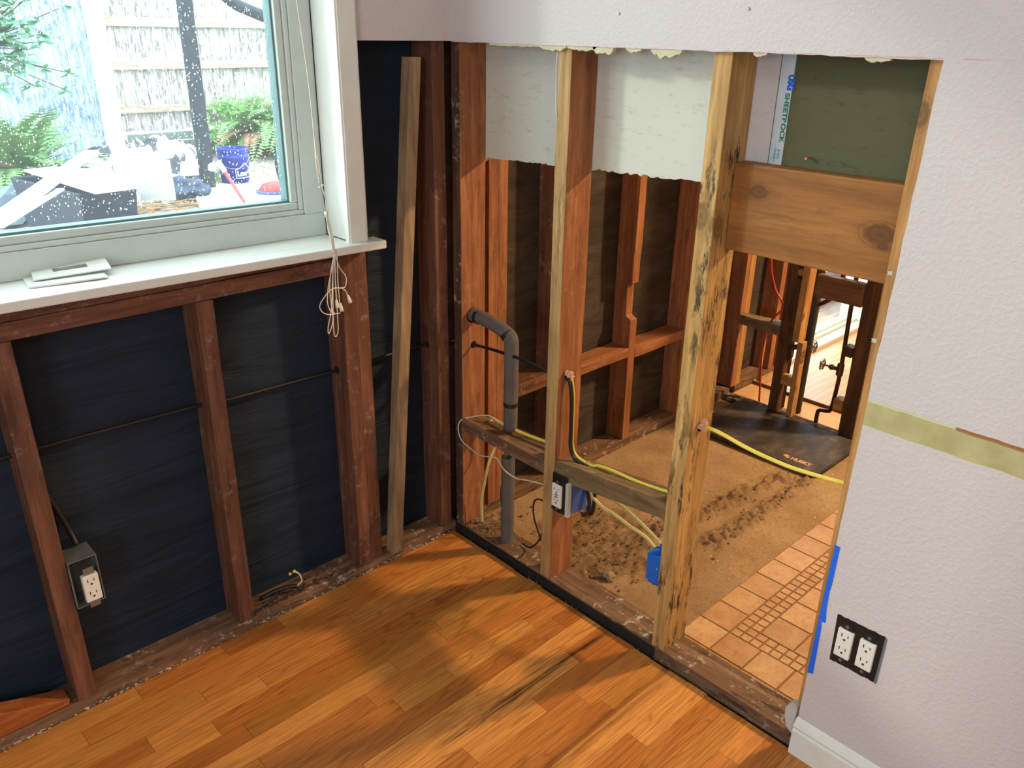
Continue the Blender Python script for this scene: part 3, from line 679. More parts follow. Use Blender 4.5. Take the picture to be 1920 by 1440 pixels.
# notched stud
b = nb(); prof = [(0.0, ZP), (D, ZP), (D, CEIL), (0.0, CEIL), (0.0, 0.79), (0.003, 0.76), (0.006, 0.66), (0.026, 0.652), (0.025, 0.535), (0.001, 0.522)]
A = [b.verts.new((0.838+(0.0 if z > .7 else 0.004)-0.010*(z/1.2 if z < 1.3 else 1.3/1.2), y, z)) for y, z in prof]
B = [b.verts.new((0.878+(0.0 if z > .7 else 0.002)-0.012*(z/1.2 if z < 1.3 else 1.3/1.2), y, z)) for y, z in prof]
for i in range(len(prof)): b.faces.new([A[i], A[(i+1) % len(prof)], B[(i+1) % len(prof)], B[i]])
fa = b.faces.new(A); fb = b.faces.new(B[::-1]); fa.normal_update(); fb.normal_update(); bmesh.ops.triangulate(b, faces=[fa, fb])
tag(link('kitchen_stud', b, REDB(), bevel=0.0015), 'red stud with a chiselled notch in its edge, between two outside wall bays', 'stud')
stud('kitchen_stud', 1.185, 1.225, 0.0, D, ZP, CEIL, REDB(), 'red stud just left of the mouldy pine stud, at the end of the blocking', shift=(0, 0))
stud('kitchen_stud', 1.418, 1.457, 0.0, D, ZP, CEIL, REDB(), 'bright orange stud edge visible just right of the mouldy pine stud')
stud('kitchen_stud', 1.605, 1.640, 0.0, D, ZP, CEIL, REDB(), 'left half of the doubled stud where the far stud wall begins')
stud('kitchen_stud', 1.6415, 1.680, 0.001, D, ZP+.001, CEIL, CLEAN(), 'right half, pale, of the doubled stud where the far stud wall begins')
stud('kitchen_stud', 1.925, 1.965, 0.0, D, ZP, CEIL, REDB(), 'dark red stud beyond the far stud wall with the red wire in front')
stud('trimmer_stud', 2.01, 2.045, 0.0, D, ZP, 2.05, CLEAN(), 'pale stud at the left side of the bright patio doorway')
G = 'horizontal blocking of the outside wall'
lplate('blocking', 0.2125, 0.4215, 0.0, D-.001, 0.386, 0.430, RED('X'), 'horizontal blocking between the doubled stud and the dark red stud', 'blocking')
lplate('blocking', 0.467, 0.838, 0.0, D-.001, 0.378, 0.414, REDB('X'), 'horizontal blocking left of the notched stud', 'blocking')
lplate('blocking', 0.877, 1.183, 0.0, D-.001, 0.366, 0.406, REDB('X'), 'horizontal blocking right of the notched stud', 'blocking')

# ------------------------------------------------------------------ far stud wall (open framing) with plumbing
EX = 1.56; EY = 1.64
stud('bottom_plate', 1.545, 1.603, -0.75, -0.0005, -0.012, 0.012, wood('dark_plate', (70, 52, 40), (96, 76, 58), 'Y', white=.7, stain=.8, rough=.8), 'dark rotted bottom plate of the far stud wall behind the black mat', 'plate', axis='Y')
DW = DARKW()
stud('far_wall_stud', 1.56, 1.635, -0.252, -0.214, 0.012, CEIL, DW, 'dark stud of the far stud wall, left board of the ladder-like pair')
stud('far_wall_stud', 1.56, 1.60, -0.323, -0.300, 0.012, 0.345, CLEAN(), 'short bright strip, right board of the ladder-like pair in the far stud wall')
stud('far_wall_stud', 1.565, 1.625, -0.300, -0.272, 0.34, CEIL, CLEAN(), 'upper right board of the ladder-like pair in the far stud wall')
stud('far_wall_stud', 1.56, 1.64, -0.590, -0.530, 0.012, CEIL, DW, 'dark stud at the right of the far doorway view')
b = nb(); box(b, 1.562, 1.60, -0.299, -0.2525, 0.145, 0.185); tag(link('spacer_block', b, CLEAN('Y'), bevel=.0015), 'lowest small pale block between the ladder-like boards', 'block')
b = nb(); box(b, 1.562, 1.60, -0.2715, -0.2525, 0.40, 0.60); tag(link('spacer_block', b, DARKW(), bevel=.0015), 'tall thin dark block fixed on the ladder-like boards', 'block')
b = nb(); box(b, 1.562, 1.60, -0.2715, -0.2525, 0.615, 0.64); tag(link('spacer_block', b, CLEAN('Y'), bevel=.0015), 'upper small pale block between the ladder-like boards', 'block')
b = nb(); hexa(b, [(1.60, 0, .336), (1.64, 0, .336), (1.64, -.2135, .345), (1.565, -.2135, .345), (1.60, 0, .378), (1.64, 0, .378), (1.64, -.2135, .390), (1.565, -.2135, .390)])
for f in b.faces: pass
tag(link('blocking', b, wood('grey_block', (130, 108, 78), (158, 136, 104), 'Y', stain=.6), bevel=.0015), 'weathered grey block bridging to the left ladder-like board', 'blocking')
b = rough_beam(1.55, 1.588, -0.5295, -0.336, 0.548, 0.640, 'Y', 0.002, 10, (0, 0), 3)
tag(link('backing_board', b, wood('brown_board', (120, 80, 50), (150, 104, 68), 'Y'), bevel=.007), 'brown horizontal backing board with a rounded free end in the bright doorway', 'board')
b = nb(); box(b, 1.55, 1.60, -0.5295, -0.492, 0.345, 0.385); tag(link('nailed_block', b, DARKW('Y'), bevel=.002), 'dark small block on the left side of the right far stud, middle height', 'block')
b = nb(); box(b, 1.55, 1.60, -0.5295, -0.494, 0.118, 0.162); tag(link('nailed_block', b, CLEAN('Y'), bevel=.002), 'small light block low on the left side of the right far stud', 'block')
# black drain pipe
tag(link('drain_pipe', tubem([(1.66, -0.292, 0.0), (1.66, -0.294, 0.5), (1.66, -0.298, 2.39)], 0.024, seg=14, straight=True), plain('abs_pipe', srgb(40, 36, 32), 0.6), smooth=True), 'black vertical drain pipe right of the ladder-like boards', 'pipe')
# riser with shut-off valve
def wheel(bm, c, r, axis):
    c = Vector(c); n = 5; ring = []
    for k in range(41):
        a = 2*math.pi*k/40; rr = r*(1+0.10*math.cos(n*a)); ring.append(c+(Vector((0, math.cos(a)*rr, math.sin(a)*rr)) if axis == 'X' else Vector((math.cos(a)*rr, 0, math.sin(a)*rr))))
    tube(bm, ring, r*0.16, seg=7, straight=True, caps=False)
    for k in range(n):
        a = 2*math.pi*k/n; e = c+(Vector((0, math.cos(a)*r, math.sin(a)*r)) if axis == 'X' else Vector((math.cos(a)*r, 0, math.sin(a)*r))); tube(bm, [c, e], r*0.13, seg=6, straight=True)
    blob(bm, c, r*0.28, 1, 2, 0)
wp = empty('supply_pipe', (1.6, -0.417, 0.0)); tag(wp, 'old copper supply pipe with an S-bend rising from the plate, valve attached', 'pipe')
link('pipe_run', tubem([(1.60, -.417, -.005), (1.60, -.417, .055), (1.60, -.425, .070), (1.60, -.455, .078), (1.60, -.468, .090), (1.60, -.475, .16), (1.60, -.478, .285), (1.60, -.472, .53), (1.62, -.462, .80), (1.62, -.462, 2.3)], 0.0085, seg=10, per=6), COPPER, wp, smooth=True)
vb = empty('valve', (1.60, -0.475, 0.27)); vb.parent = wp; vb.location = Vector((1.60, -0.475, 0.27))-WL[wp.name]; WL[vb.name] = Vector((1.60, -0.475, 0.27))
b = nb(); lathe(b, (1.60, -0.476, 0.24), [(0.010, 0), (0.014, 0.004), (0.014, 0.05), (0.010, 0.056)], 12); tube(b, [(1.60, -.476, .268), (1.60, -.43, .268)], 0.009, seg=10, straight=True); tube(b, [(1.60, -.445, .268), (1.60, -.437, .268)], 0.013, seg=6, straight=True); tube(b, [(1.60, -.43, .268), (1.60, -.402, .268)], 0.004, seg=8, straight=True)
link('valve_body', b, BRASS, wp)
b = nb(); wheel(b, (1.60, -0.401, 0.268), 0.021, 'Y'); link('valve_handle', b, CHROME, wp, smooth=True)
bpy.data.objects.remove(vb)
vp = empty('shutoff_valve', (1.62, -0.30, 0.30)); tag(vp, 'shut-off valve with a star handle on the left of the bright doorway', 'valve')
b = nb(); tube(b, [(1.60, -.262, .30), (1.60, -.300, .318)], 0.011, seg=10, straight=True); tube(b, [(1.60, -.300, .318), (1.60, -.318, .322)], 0.014, seg=6, straight=True); tube(b, [(1.60, -.318, .322), (1.60, -.352, .328)], 0.004, seg=8, straight=True)
tube(b, [(1.60, -.225, .24), (1.60, -.25, .245), (1.60, -.262, .262), (1.60, -.262, .31)], 0.009, seg=10)
link('valve_body', b, BRASS, vp); b = nb(); wheel(b, (1.60, -0.354, 0.328), 0.023, 'Y'); link('valve_handle', b, CHROME, vp, smooth=True)
tag(link('copper_stub', tubem([(1.60, -.337, .502), (1.60, -.39, .545), (1.615, -.41, .60), (1.63, -.405, .75), (1.63, -.405, 2.3)], 0.0085, seg=10), COPPER, smooth=True), 'copper pipe ending in an open slanting stub under the brown backing board', 'pipe')
rw = tubem([(1.62, -.085, .90), (1.62, -.097, .648), (1.62, -.135, .524), (1.615, -.185, .456), (1.60, -.150, .385), (1.61, -.124, .263), (1.61, -.143, .039), (1.61, -.145, .012)], 0.0042, seg=8)
tag(link('red_wire', rw, REDWIRE, smooth=True), 'red wire hanging loose to the floor left of the ladder-like boards', 'wire')
tag(link('wood_sliver', rough_beam(1.61, 1.622, -.130, -.118, .10, .335, 'Z', .002, 8, (0, 0), 4), CLEAN(), bevel=.001), 'split pale wood sliver standing below the weathered grey block', 'wood strip')

# ------------------------------------------------------------------ kneeling mat with its print
def rrect(x0, x1, y0, y1, r, n=6):
    out = []
    for cx, cy, a0 in ((x1-r, y1-r, 0), (x0+r, y1-r, 90), (x0+r, y0+r, 180), (x1-r, y0+r, 270)):
        for k in range(n+1):
            a = math.radians(a0+90*k/n); out.append((cx+r*math.cos(a), cy+r*math.sin(a)))
    return out
def matm():
    t = NT('foam_mat'); t.set(0.7, 0, 0.4); p = t.pos(); n = t.noise(t.mapping(p, (1, 2.2, 1)), 7, 5, 0.65, 0.8); f = t.noise(p, 300, 2)
    c = t.ramp(n, [(0.38, srgb(48, 42, 40)), (0.55, srgb(70, 60, 54)), (0.72, srgb(112, 90, 68))]); t.col(c); t.bump(f, 0.3, 0.0008); return t.m
mt = empty('kneeling_mat', (1.37, -0.36, 0.003)); tag(mt, 'black foam kneeling mat with a printed brand word, lying on the slab', 'mat')
b = nb(); lays = [(0.002, 0.002), (0.0, 0.006), (0.0, 0.018), (0.003, 0.022)]; rs = []
for e, z in lays: rs.append([b.verts.new((x, y, z)) for x, y in rrect(1.170+e, 1.538-e, -0.640+e, -0.085-e, 0.03)])
for i in range(3):
    for k in range(len(rs[0])): b.faces.new([rs[i][k], rs[i][(k+1) % len(rs[0])], rs[i+1][(k+1) % len(rs[0])], rs[i+1][k]])
b.faces.new(rs[0][::-1]); b.faces.new(rs[-1]); link('pad', b, matm(), mt)
LOGO = plain('mat_print', srgb(212, 160, 110), 0.6)
text_mesh('printed_word', 'HUSKY', 0.030, (1.207, -0.515, 0.0223), (0.06, -1, 0), (1, 0.06, 0), LOGO, mt, bold=0.0012, fit=0.080)
b = nb()
for q in ([(1.222, -.478), (1.235, -.492), (1.226, -.492), (1.232, -.503), (1.220, -.498), (1.214, -.490)], [(1.214, -.492), (1.219, -.500), (1.224, -.508), (1.211, -.507), (1.207, -.498)]):
    b.faces.new([b.verts.new((x, y, 0.0225)) for x, y in q])
link('printed_logo', b, LOGO, mt)

# ------------------------------------------------------------------ next room: floor, patio door, bright outside
def lightfloor():
    t = NT('pale_oak'); t.set(0.4, 0, 0.5); p = t.pos(); m = t.mapping(p, (0.15, 1, 1))
    br = t.n('ShaderNodeTexBrick', ins={'Scale': 1.0, 'Mortar Size': 0.0015, 'Brick Width': 0.9, 'Row Height': 0.14, 'Color1': srgb(206, 164, 122), 'Color2': srgb(190, 146, 104), 'Mortar': srgb(120, 80, 52)}); t.l(p, br.inputs['Vector'])
    g = t.n('ShaderNodeTexWave', bands_direction='Y', ins={'Scale': 8, 'Distortion': 9, 'Detail': 2}); t.l(m, g.inputs['Vector'])
    t.col(t.mix(t.math('MULTIPLY', g.outputs['Fac'], 0.35), br.outputs[0], srgb(150, 104, 68))); return t.m
PALEF = lightfloor()
struct('floor', boxm(1.604, 1.80, -4.0, 0.0, -0.02, -0.004), plain('plywood', srgb(196, 154, 106), 0.7, bump=.2))
struct('floor', boxm(1.80, 4.5, -4.0, 0.0, -0.02, 0.010), PALEF)
struct('trim_1', boxm(1.795, 1.80, -4.0, 0.0, -0.003, 0.011), plain('dark_edge', srgb(90, 54, 30), 0.7))
dn = empty('door_1', (2.55, 0.04, 0.0)); tag(dn, 'bright open patio doorway beyond the far stud wall', None, None, 'structure')
b = nb(); box(b, 2.05, 3.05, -0.01, 0.15, -0.015, 0.03); box(b, 2.05, 3.05, 0.05, 0.058, 0.03, 0.045); box(b, 2.05, 3.05, 0.09, 0.098, 0.03, 0.045); link('threshold', b, VINYL, dn, bevel=.002)
b = nb(); box(b, 2.95, 3.05, -0.01, 0.15, 0.03, 2.05); box(b, 2.046, 2.075, 0.02, 0.15, 0.03, 2.05); box(b, 2.075, 2.95, -0.01, 0.15, 1.98, 2.05); link('door_frame', b, VINYL, dn, bevel=.002)
struct('wall_north', boxm(3.06, 4.5, -T, 0.08, 0.0, CEIL), WALL)

# ------------------------------------------------------------------ loose furring strip leaning in the corner
b = nb(); A0 = [(-0.282, -0.020), (-0.262, -0.052), (-0.229, -0.050), (-0.249, -0.016)]
bot = [(-0.262, -0.0135), (-0.229, -0.0165), (-0.229, 0.022), (-0.262, 0.022)]
fx = []
top = [(-0.121, -0.0130), (-0.088, -0.0155), (-0.088, 0.022), (-0.121, 0.022)]
hexa(b, [(-0.264, -0.018, 0.0305), (-0.229, -0.018, 0.0305), (-0.229, 0.018, 0.0305), (-0.264, 0.018, 0.0305), (-0.131, -0.018+.014, 1.425), (-0.096, -0.018+.014, 1.425), (-0.096, 0.018+.014, 1.425), (-0.131, 0.018+.014, 1.425)])
bmesh.ops.subdivide_edges(b, edges=b.edges[:], cuts=4, use_grid_fill=True)
tag(link('furring_strip', b, GREYW(), bevel=.0015), 'loose square tan wood strip leaning upright in the corner bay', 'wood strip')

# ------------------------------------------------------------------ insulated pipe
pf = empty('insulated_pipe', (0.05, -0.19, 0.41)); tag(pf, 'grey foam-wrapped pipe bending out of the corner stud and down', 'pipe')
link('foam_sleeve', tubem([(0.042, -0.030, 0.732), (0.045, -0.075, 0.729), (0.048, -0.120, 0.722), (0.050, -0.168, 0.709), (0.050, -0.189, 0.697), (0.050, -0.1925, 0.670), (0.050, -0.193, 0.64), (0.050, -0.193, 0.55), (0.050, -0.193, 0.4145)], 0.0205, seg=18), FOAM, pf, smooth=True)
for P_, d in (((0.044, -0.058, .729), (0.05, -1, -.05)), ((0.05, -0.178, .704), (0.0, -1, -0.9)), ((0.05, -0.193, .497), (0, 0, 1))):
    d = Vector(d).normalized(); c = Vector(P_); link('tape_band', tubem([c-d*0.006, c+d*0.006], 0.0218, seg=18, straight=True), TAPEB, pf, smooth=False)
b = nb(); lathe(b, (0.045, -0.192, ZP), [(0.0205, 0), (0.0205, 0.295), (0.0115, 0.295), (0.0115, 0.05)], 20)
tag(link('foam_sleeve', b, FOAM, smooth=False), 'separate grey foam tube standing open-ended below the blocking on the plate', 'pipe')

# ------------------------------------------------------------------ cables
def cable(name, pts, r, mat, label, cat='cable', flat=1.0, seg=8, per=7):
    return tag(link(name, tubem(pts, r, seg=seg, per=per, flat=flat), mat, smooth=True), label, cat)
kb = cable('cable', [(-1.6, 0.055, 0.66), (-1.141, .05, .664), (-0.95, .055, .658), (-0.761, .05, .655), (-.72, .05, .652), (-.681, .05, .648), (-.52, .06, .640), (-.355, .05, .641), (-.30, .05, .640), (-.251, .05, .640), (-.15, .055, .640), (-.043, .05, .639), (0.02, 0.02, .64), (0.045, -.05, .638), (0.045,-0.122,0.645), (0.040,-0.258,0.654), (0.037,-0.348,0.650), (0.036, -.381, .657)], 0.0048, BLKWIRE, 'black cable running through the holed studs of the window wall')
for (x, y, z, ax, lb) in ((-0.0618, 0.05, .639, 'X', 'corner'), (0.045, -0.0362, .637, 'Y', 'partition'), (-0.368, .05, .641, 'X', 'jack'), (-0.7425, .05, .655, 'X', 'crip')):
    b = nb(); c = Vector((x, y, z)); d = Vector((1, 0, 0)) if ax == 'X' else Vector((0, 1, 0)); tube(b, [c-d*.0004, c+d*.0006], 0.011, seg=14, straight=True)
    hol = {'corner': 'corner_stud', 'partition': 'partition_stud', 'jack': 'jack_stud', 'crip': 'wall_stud.001'}[lb]
    link('cable_hole', b, plain('hole_black', srgb(16, 12, 10), 1), bpy.data.objects[hol])
b = nb(); tube(b, [(0.042, -0.0366, .729), (0.042, -0.0358, .729)], 0.0235, seg=16, straight=True); link('pipe_hole', b, plain('hole_black', (0, 0, 0, 1), 1), bpy.data.objects['partition_stud'])
# cables of the outlet stud
y2 = [(0.038, -.4205, .660), (0.040, -.432, .652), (.044, -.438, .60), (.046, -.438, .52), (.046, -.440, .465), (.048, -.452, .436), (.050, -.480, .4255), (.050, -.512, .4245), (.050, -.520, .428), (.052, -.535, .433), (.050, -.584, .440), (.050, -.640, .441), (.050, -.700, .446), (.050, -.786, .458)]
cable('yellow_cable', y2, 0.0042, YELLOW, 'yellow cable hanging from the hole with the outlet stud and stapled along the grey blocking', flat=1.0)
cable('black_cable', [(0.032, -.4205, .658), (0.032, -.434, .648), (.034, -.441, .60), (.036, -.442, .52), (.036, -.444, .46), (.038, -.458, .431), (.040, -.486, .4225), (.040, -.508, .4215)], 0.0055, BLKWIRE, 'thick black cable beside the yellow one below the pink insulation tuft')
b = nb()
for i in range(7): blob(b, (0.036+random.uniform(-.006, .006), -.4275, .664+random.uniform(-.010, .008)), 0.0075, i, 2, 0.7)
tag(link('insulation_tuft', b, INSUL), 'pink insulation tuft stuffed in the hole of the outlet stud', 'insulation')
b = nb()
for i in range(7): blob(b, (0.042+random.uniform(-.005, .005), -.8365, .668+random.uniform(-.006, .006)), 0.0075, i+9, 2, 0.7)
tag(link('insulation_tuft', b, INSUL), 'pink insulation tuft stuffed in the hole of the mouldy pine stud', 'insulation')
b = nb(); tube(b, [(0.044, -.8296, .663), (0.044, -.830, .663)], 0.0125, seg=14, straight=True); link('cable_hole', b, plain('hole_black', (0, 0, 0, 1), 1), P3)
b = nb(); tube(b, [(0.037, -.4206, .662), (0.037, -.421, .662)], 0.0125, seg=14, straight=True); link('cable_hole', b, plain('hole_black', (0, 0, 0, 1), 1), P2)
cable('yellow_cable', [(0.044, -.830, .664), (.045, -.872, .666), (.045, -.950, .655), (.045, -1.015, .651), (.045, -1.077, .652), (.045, -1.187, .664)], 0.0046, YELLOW, 'yellow cable crossing the last bay between the mouldy stud and the painted wall')
for (x, y, z) in ((.050, -.770, .4585), (.046, -.497, .425)):
    b = nb(); tube(b, [(x-.007, y, z-.006), (x-.007, y, z+.005), (x, y, z+.0065), (x+.007, y, z+.005), (x+.007, y, z-.006)], 0.0012, seg=6, straight=True); tag(link('cable_staple', b, METAL), 'cable staple at the right end of the grey blocking' if y < -.6 else 'cable staple over the yellow and black cables on the grey blocking', 'staple')
cable('pale_cable', [(.06, -.500, .362), (.062, -.509, .326), (.064, -.545, .306), (.066, -.587, .300), (.066, -.640, .290), (.068, -.690, .281), (.070, -.722, .262), (.075, -.735, .245)], 0.0048, PALEY, 'pale yellow cable looping below the blocking into the low blue box, lower one')
cable('pale_cable', [(.066, -.512, .362), (.068, -.540, .342), (.068, -.601, .338), (.070, -.667, .315), (.072, -.721, .290), (.076, -.750, .262), (.08, -.756, .245)], 0.0042, PALEY, 'pale yellow cable looping below the blocking into the low blue box, upper one')
cable('black_cable', [(.070, -.478, .34), (.074, -.488, .30), (.072, -.494, .268), (.068, -.502, .262), (.066, -.512, .285), (.066, -.514, .362)], 0.0055, BLKWIRE, 'black cable loop hanging right of the outlet box under the blocking')
cable('yellow_cable', [(.070, -.380, .418), (.062, -.335, .421), (.056, -.26, .418), (.052, -.20, .4175)], 0.0042, YELLOW, 'yellow cable lying on the blocking right of the grey pipe')
cable('pale_cable', [(.052, -.165, .4165), (.056, -.13, .4165), (.06, -.10, .4145), (.064, -.090, .40), (.0945, -.082, .38), (.0945, -.078, .30), (.06, -.088, .255), (.052, -.078, .18), (.05, -.066, .11), (.05, -.070, .032)], 0.0045, PALEY, 'pale yellow cable dropping beside the corner stud to the floor')
cable('white_wire', [(.05, -.150, .4155), (.05, -.102, .425), (.03, -.06, .415), (-.004, -.030, .400), (-.010, -.028, .365), (-.008, -.042, .338), (.0, -.072, .320), (-.004, -.120, .318), (-.002, -.165, .330), (.004, -.185, .331), (.010, -.215, .300), (.018, -.255, .288), (.02, -.300, .300), (.03, -.380, .312)], 0.0020, WHTWIRE, 'thin off-white wire looping around the blocking and the foam tube', 'wire')
cable('black_wire', [(.03, -.3815, .24), (.03, -.350, .252), (.03, -.320, .235), (.032, -.318, .18), (.034, -.345, .12), (.035, -.372, .075)], 0.0026, BLKWIRE, 'thin black wire loop left of the outlet stud', 'wire')
cable('black_wire', [(.06, -.245, .035), (.055, -.285, .045), (.045, -.325, .09), (.038, -.355, .15), (.032, -.3815, .19)], 0.0028, BLKWIRE, 'black wire curling from the foot of the foam tube to the outlet stud', 'wire')
cable('black_wire', [(.085, -.15, .034), (.083, -.128, .09), (.084, -.120, .15), (.085, -.128, .20), (.087, -.15, .225)], 0.0024, BLKWIRE, 'thin black wire standing in an arc behind the foam tube', 'wire')
cable('door_bell_wire', [(0.0, -.3795, 1.4615), (-.001, -.3765, 1.42), (.0, -.3770, 1.38), (-.001, -.3800, 1.33), (-.0014, -.3835, 1.31)], 0.0016, WHTWIRE, 'thin white wire hanging from the cut edge down the outlet stud top', 'wire')
cable('cable', [(-1.125, .075, .60), (-1.095, .078, .52), (-1.075, .070, .44), (-1.07, .05, .405)], 0.006, BLKWIRE, 'dark cable dropping into the metal outlet box beside the left cripple stud')
# the capped cable end on the window wall plate
cw = empty('capped_cable_end', (-0.60, 0.03, ZP)); tag(cw, 'dark cable stub with two yellow wire nuts lying on the window wall plate', 'cable')
link('cable_jacket', tubem([(-.66, .055, .034), (-.62, .045, .045), (-.585, .030, .050), (-.565, .022, .048)], 0.006, seg=8), BLKWIRE, cw, smooth=True)
link('wire', tubem([(-.565, .022, .048), (-.552, .016, .062), (-.556, .018, .085), (-.566, .022, .097)], 0.0022, seg=6), WHTWIRE, cw, smooth=True)
link('wire', tubem([(-.570, .024, .050), (-.560, .020, .040), (-.553, .010, .033)], 0.0030, seg=6), BLKWIRE, cw, smooth=True)
for q in ((-.568, .023, .098), (-.578, .028, .092)):
    b = nb(); blob(b, q, 0.0048, 1, 2, 0); link('wire_nut', b, plain('wire_nut_yellow', srgb(226, 186, 70), 0.4), cw, smooth=True)

# ------------------------------------------------------------------ outlets
def device(root, c, along, up, out, wdt=0.0335, hgt=0.067, strap=METAL, pre=''):
    """duplex decorator outlet: face, six slots and screws; c is the centre of the face on the mounting plane"""
    A, Z, N = Vector(along), Vector(up), Vector(out); c = Vector(c)
    def q(a, z, n): return c+A*a+Z*z+N*n
    def bx(bm, a0, a1, z0, z1, n0, n1): hexa(bm, [q(a0, z0, n0), q(a1, z0, n0), q(a1, z0, n1), q(a0, z0, n1), q(a0, z1, n0), q(a1, z1, n0), q(a1, z1, n1), q(a0, z1, n1)])
    b = nb(); bx(b, -.011, .011, -.052, .052, -.003, -.0015); link('mounting_strap', b, strap, root, bevel=.0005)
    b = nb(); bx(b, -wdt/2, wdt/2, -hgt/2, hgt/2, -.012, .003); f = link('receptacle_face', b, DEVICE, root, bevel=.0018)
    for s in (1, -1):
        b = nb(); z = s*0.0165+.003
        bx(b, -.0075, -.0055, z-.002, z+.006, .0025, .0033); bx(b, .0055, .0073, z-.001, z+.0055, .0025, .0033)
        cc = q(0, z-.008, .0025); tube(b, [cc, cc+N*.0008], 0.0026, seg=10, straight=True); link('socket_slots', b, SLOT, f)
        b = nb(); cc = q(0, s*.0425, -.0015); tube(b, [cc, cc+N*.002], 0.0036, seg=12, straight=True); link('screw', b, METAL, root)
# painted wall: double-gang opening
ro = empty('double_outlet', (-T, -1.2835, 0.29)); tag(ro, 'pair of white outlets in a black-edged hole in the lavender painted wall', 'outlet')
pts = ragged(-1.235, .405, -1.333, .408, 14, .0014)+ragged(-1.333, .408, -1.332, .292, 14, .0010)+ragged(-1.332, .292, -1.238, .290, 14, .0014)+ragged(-1.238, .290, -1.235, .405, 14, .0008)
b = nb(); poly_x(b, pts, -T-.0012, -T+.0002); link('box_opening', b, BLACKP, ro)
for yy in (-1.2605, -1.3060): device(ro, (-T-.0045, yy, .3465), (0, -1, 0), (0, 0, 1), (-1, 0, 0), wdt=.0325, hgt=.068, strap=plain('dull_strap', srgb(38, 34, 34), .5, .3))
b = nb(); poly_x(b, ragged(-1.333, .406, -1.333, .290, 12, .0)+ragged(-1.337, .292, -1.337, .404, 12, .0015), -T-.0016, -T+.0001); link('torn_edge', b, plain('torn_blue_grey', srgb(96, 108, 116), .9), ro)
# outlet with its blue box on the partition stud
bo = empty('outlet_box', (0.03, -0.45, 0.275)); tag(bo, 'blue plastic outlet box with a white outlet facing the room, on the second partition stud', 'outlet')
b = nb(); hexa(b, [(-.004, -.4775, .276), (.080, -.4765, .262), (.080, -.4215, .262), (-.004, -.4215, .276), (-.004, -.4775, .372), (.080, -.4765, .345), (.080, -.4215, .345), (-.004, -.4215, .372)])
link('box_body', b, plain('box_blue_pale', srgb(62, 92, 158), 0.5), bo, bevel=.002)
b = nb(); box(b, -.010, -.0045, -.4760, -.4245, .277, .392); link('black_bracket', b, BLACKP, bo, bevel=.001)
for (dy, dz) in ((-.003, .004), (.003, .004), (-.003, -.003), (.003, -.003)):
    b = nb(); box(b, -.0160, -.0150, -.4455+dy-.0018, -.4455+dy+.0018, .328+dz-.0020, .328+dz+.0020); link('usb_port', b, SLOT, bo)
device(bo, (-.0125, -.4455, .328), (0, -1, 0), (0, 0, 1), (-1, 0, 0), wdt=.034, hgt=.070, strap=BLACKP)
b = nb(); pts = ragged(-.4765, .378, -.4770, .276, 14, .001)+ragged(-.4875, .276, -.4865, .376, 16, .0018); poly_x(b, pts, -.0128, -.0005); link('mud_edge', b, MUD, bo)
# metal box left
mo = empty('metal_outlet_box', (-1.08, 0.02, 0.275)); tag(mo, 'old metal outlet box with a white outlet on the left cripple stud', 'outlet')
b = nb(); 
for a in ((-1.1085, -1.1065, -.004, .060, .278, .400), (-1.050, -1.048, -.004, .060, .278, .400), (-1.1065, -1.050, -.004, .060, .278, .280), (-1.1065, -1.050, -.004, .060, .398, .400), (-1.1065, -1.050, .058, .060, .280, .398)): box(b, *a)
box(b, -1.1095, -1.1065, -.006, .0, .29, .385); link('box_body', b, plain('dull_steel', srgb(120, 124, 122), .5, .5), mo)
device(mo, (-1.0715, -.008, .322), (1, 0, 0), (0, 0, 1), (0, -1, 0), wdt=.034, hgt=.068)
# low blue box
lb_ = empty('low_blue_box', (0.06, -0.755, 0.19)); tag(lb_, 'bright blue plastic box seen from behind, low on the mouldy stud', 'outlet box')
b = nb(); hexa(b, [(.030, -.7865, .190), (.072, -.7865, .190), (.072, -.728, .190), (.030, -.728, .190), (.030, -.7865, .272), (.072, -.7865, .272), (.072, -.728, .272), (.030, -.728, .272)])
link('box_body', b, plain('box_blue', srgb(0, 104, 206), .45), lb_, bevel=.002)
b = nb(); box(b, .050, .072, -.765, -.750, .272, .298); link('box_tab', b, plain('box_blue_dark', srgb(24, 84, 180), .5), lb_, bevel=.001); b = nb(); box(b, .032, .05, -.785, -.735, .184, .190); link('box_tab', b, plain('box_blue_dark', srgb(24, 84, 180), .5), lb_, bevel=.001)
b = nb(); tube(b, [(.0296, -.761, .236), (.0305, -.761, .236)], .0022, seg=8, straight=True); link('box_mark', b, WHTWIRE, lb_)

# ------------------------------------------------------------------ masking tape, mud, screws
b = nb(); poly_x(b, [(-1.2015, .557), (-1.212, .556), (-1.2115, .470), (-1.2095, .445), (-1.211, .400), (-1.2145, .375), (-1.213, .368), (-1.199, .369)], -T-.0009, -T-.0002); tag(link('masking_tape', b, BLUETAPE), 'upper strip of blue masking tape on the painted wall edge', 'tape')
b = nb(); poly_x(b, [(-1.1995, .367), (-1.2065, .368), (-1.2085, .350), (-1.211, .230), (-1.1985, .226)], -T-.0009, -T-.0002); tag(link('masking_tape', b, BLUETAPE), 'lower strip of blue masking tape on the painted wall edge', 'tape')
b = nb(); poly_x(b, ragged(-1.192, .118, -1.192, .045, 8, 0)+[(-1.1925+.0, .04), (-1.176, .05), (-1.168, .075), (-1.166, .10), (-1.172, .115), (-1.18, .125)], -0.0105, .006); tag(link('mud_patch', b, MUD), 'grey-white joint compound lump at the foot of the painted wall edge', 'plaster')
for (y, z, lb) in ((-.59, 1.545, 'left one of the two screw heads in the upper wall'), (-.895, 1.583, 'right one of the two screw heads in the upper wall')):
    pass
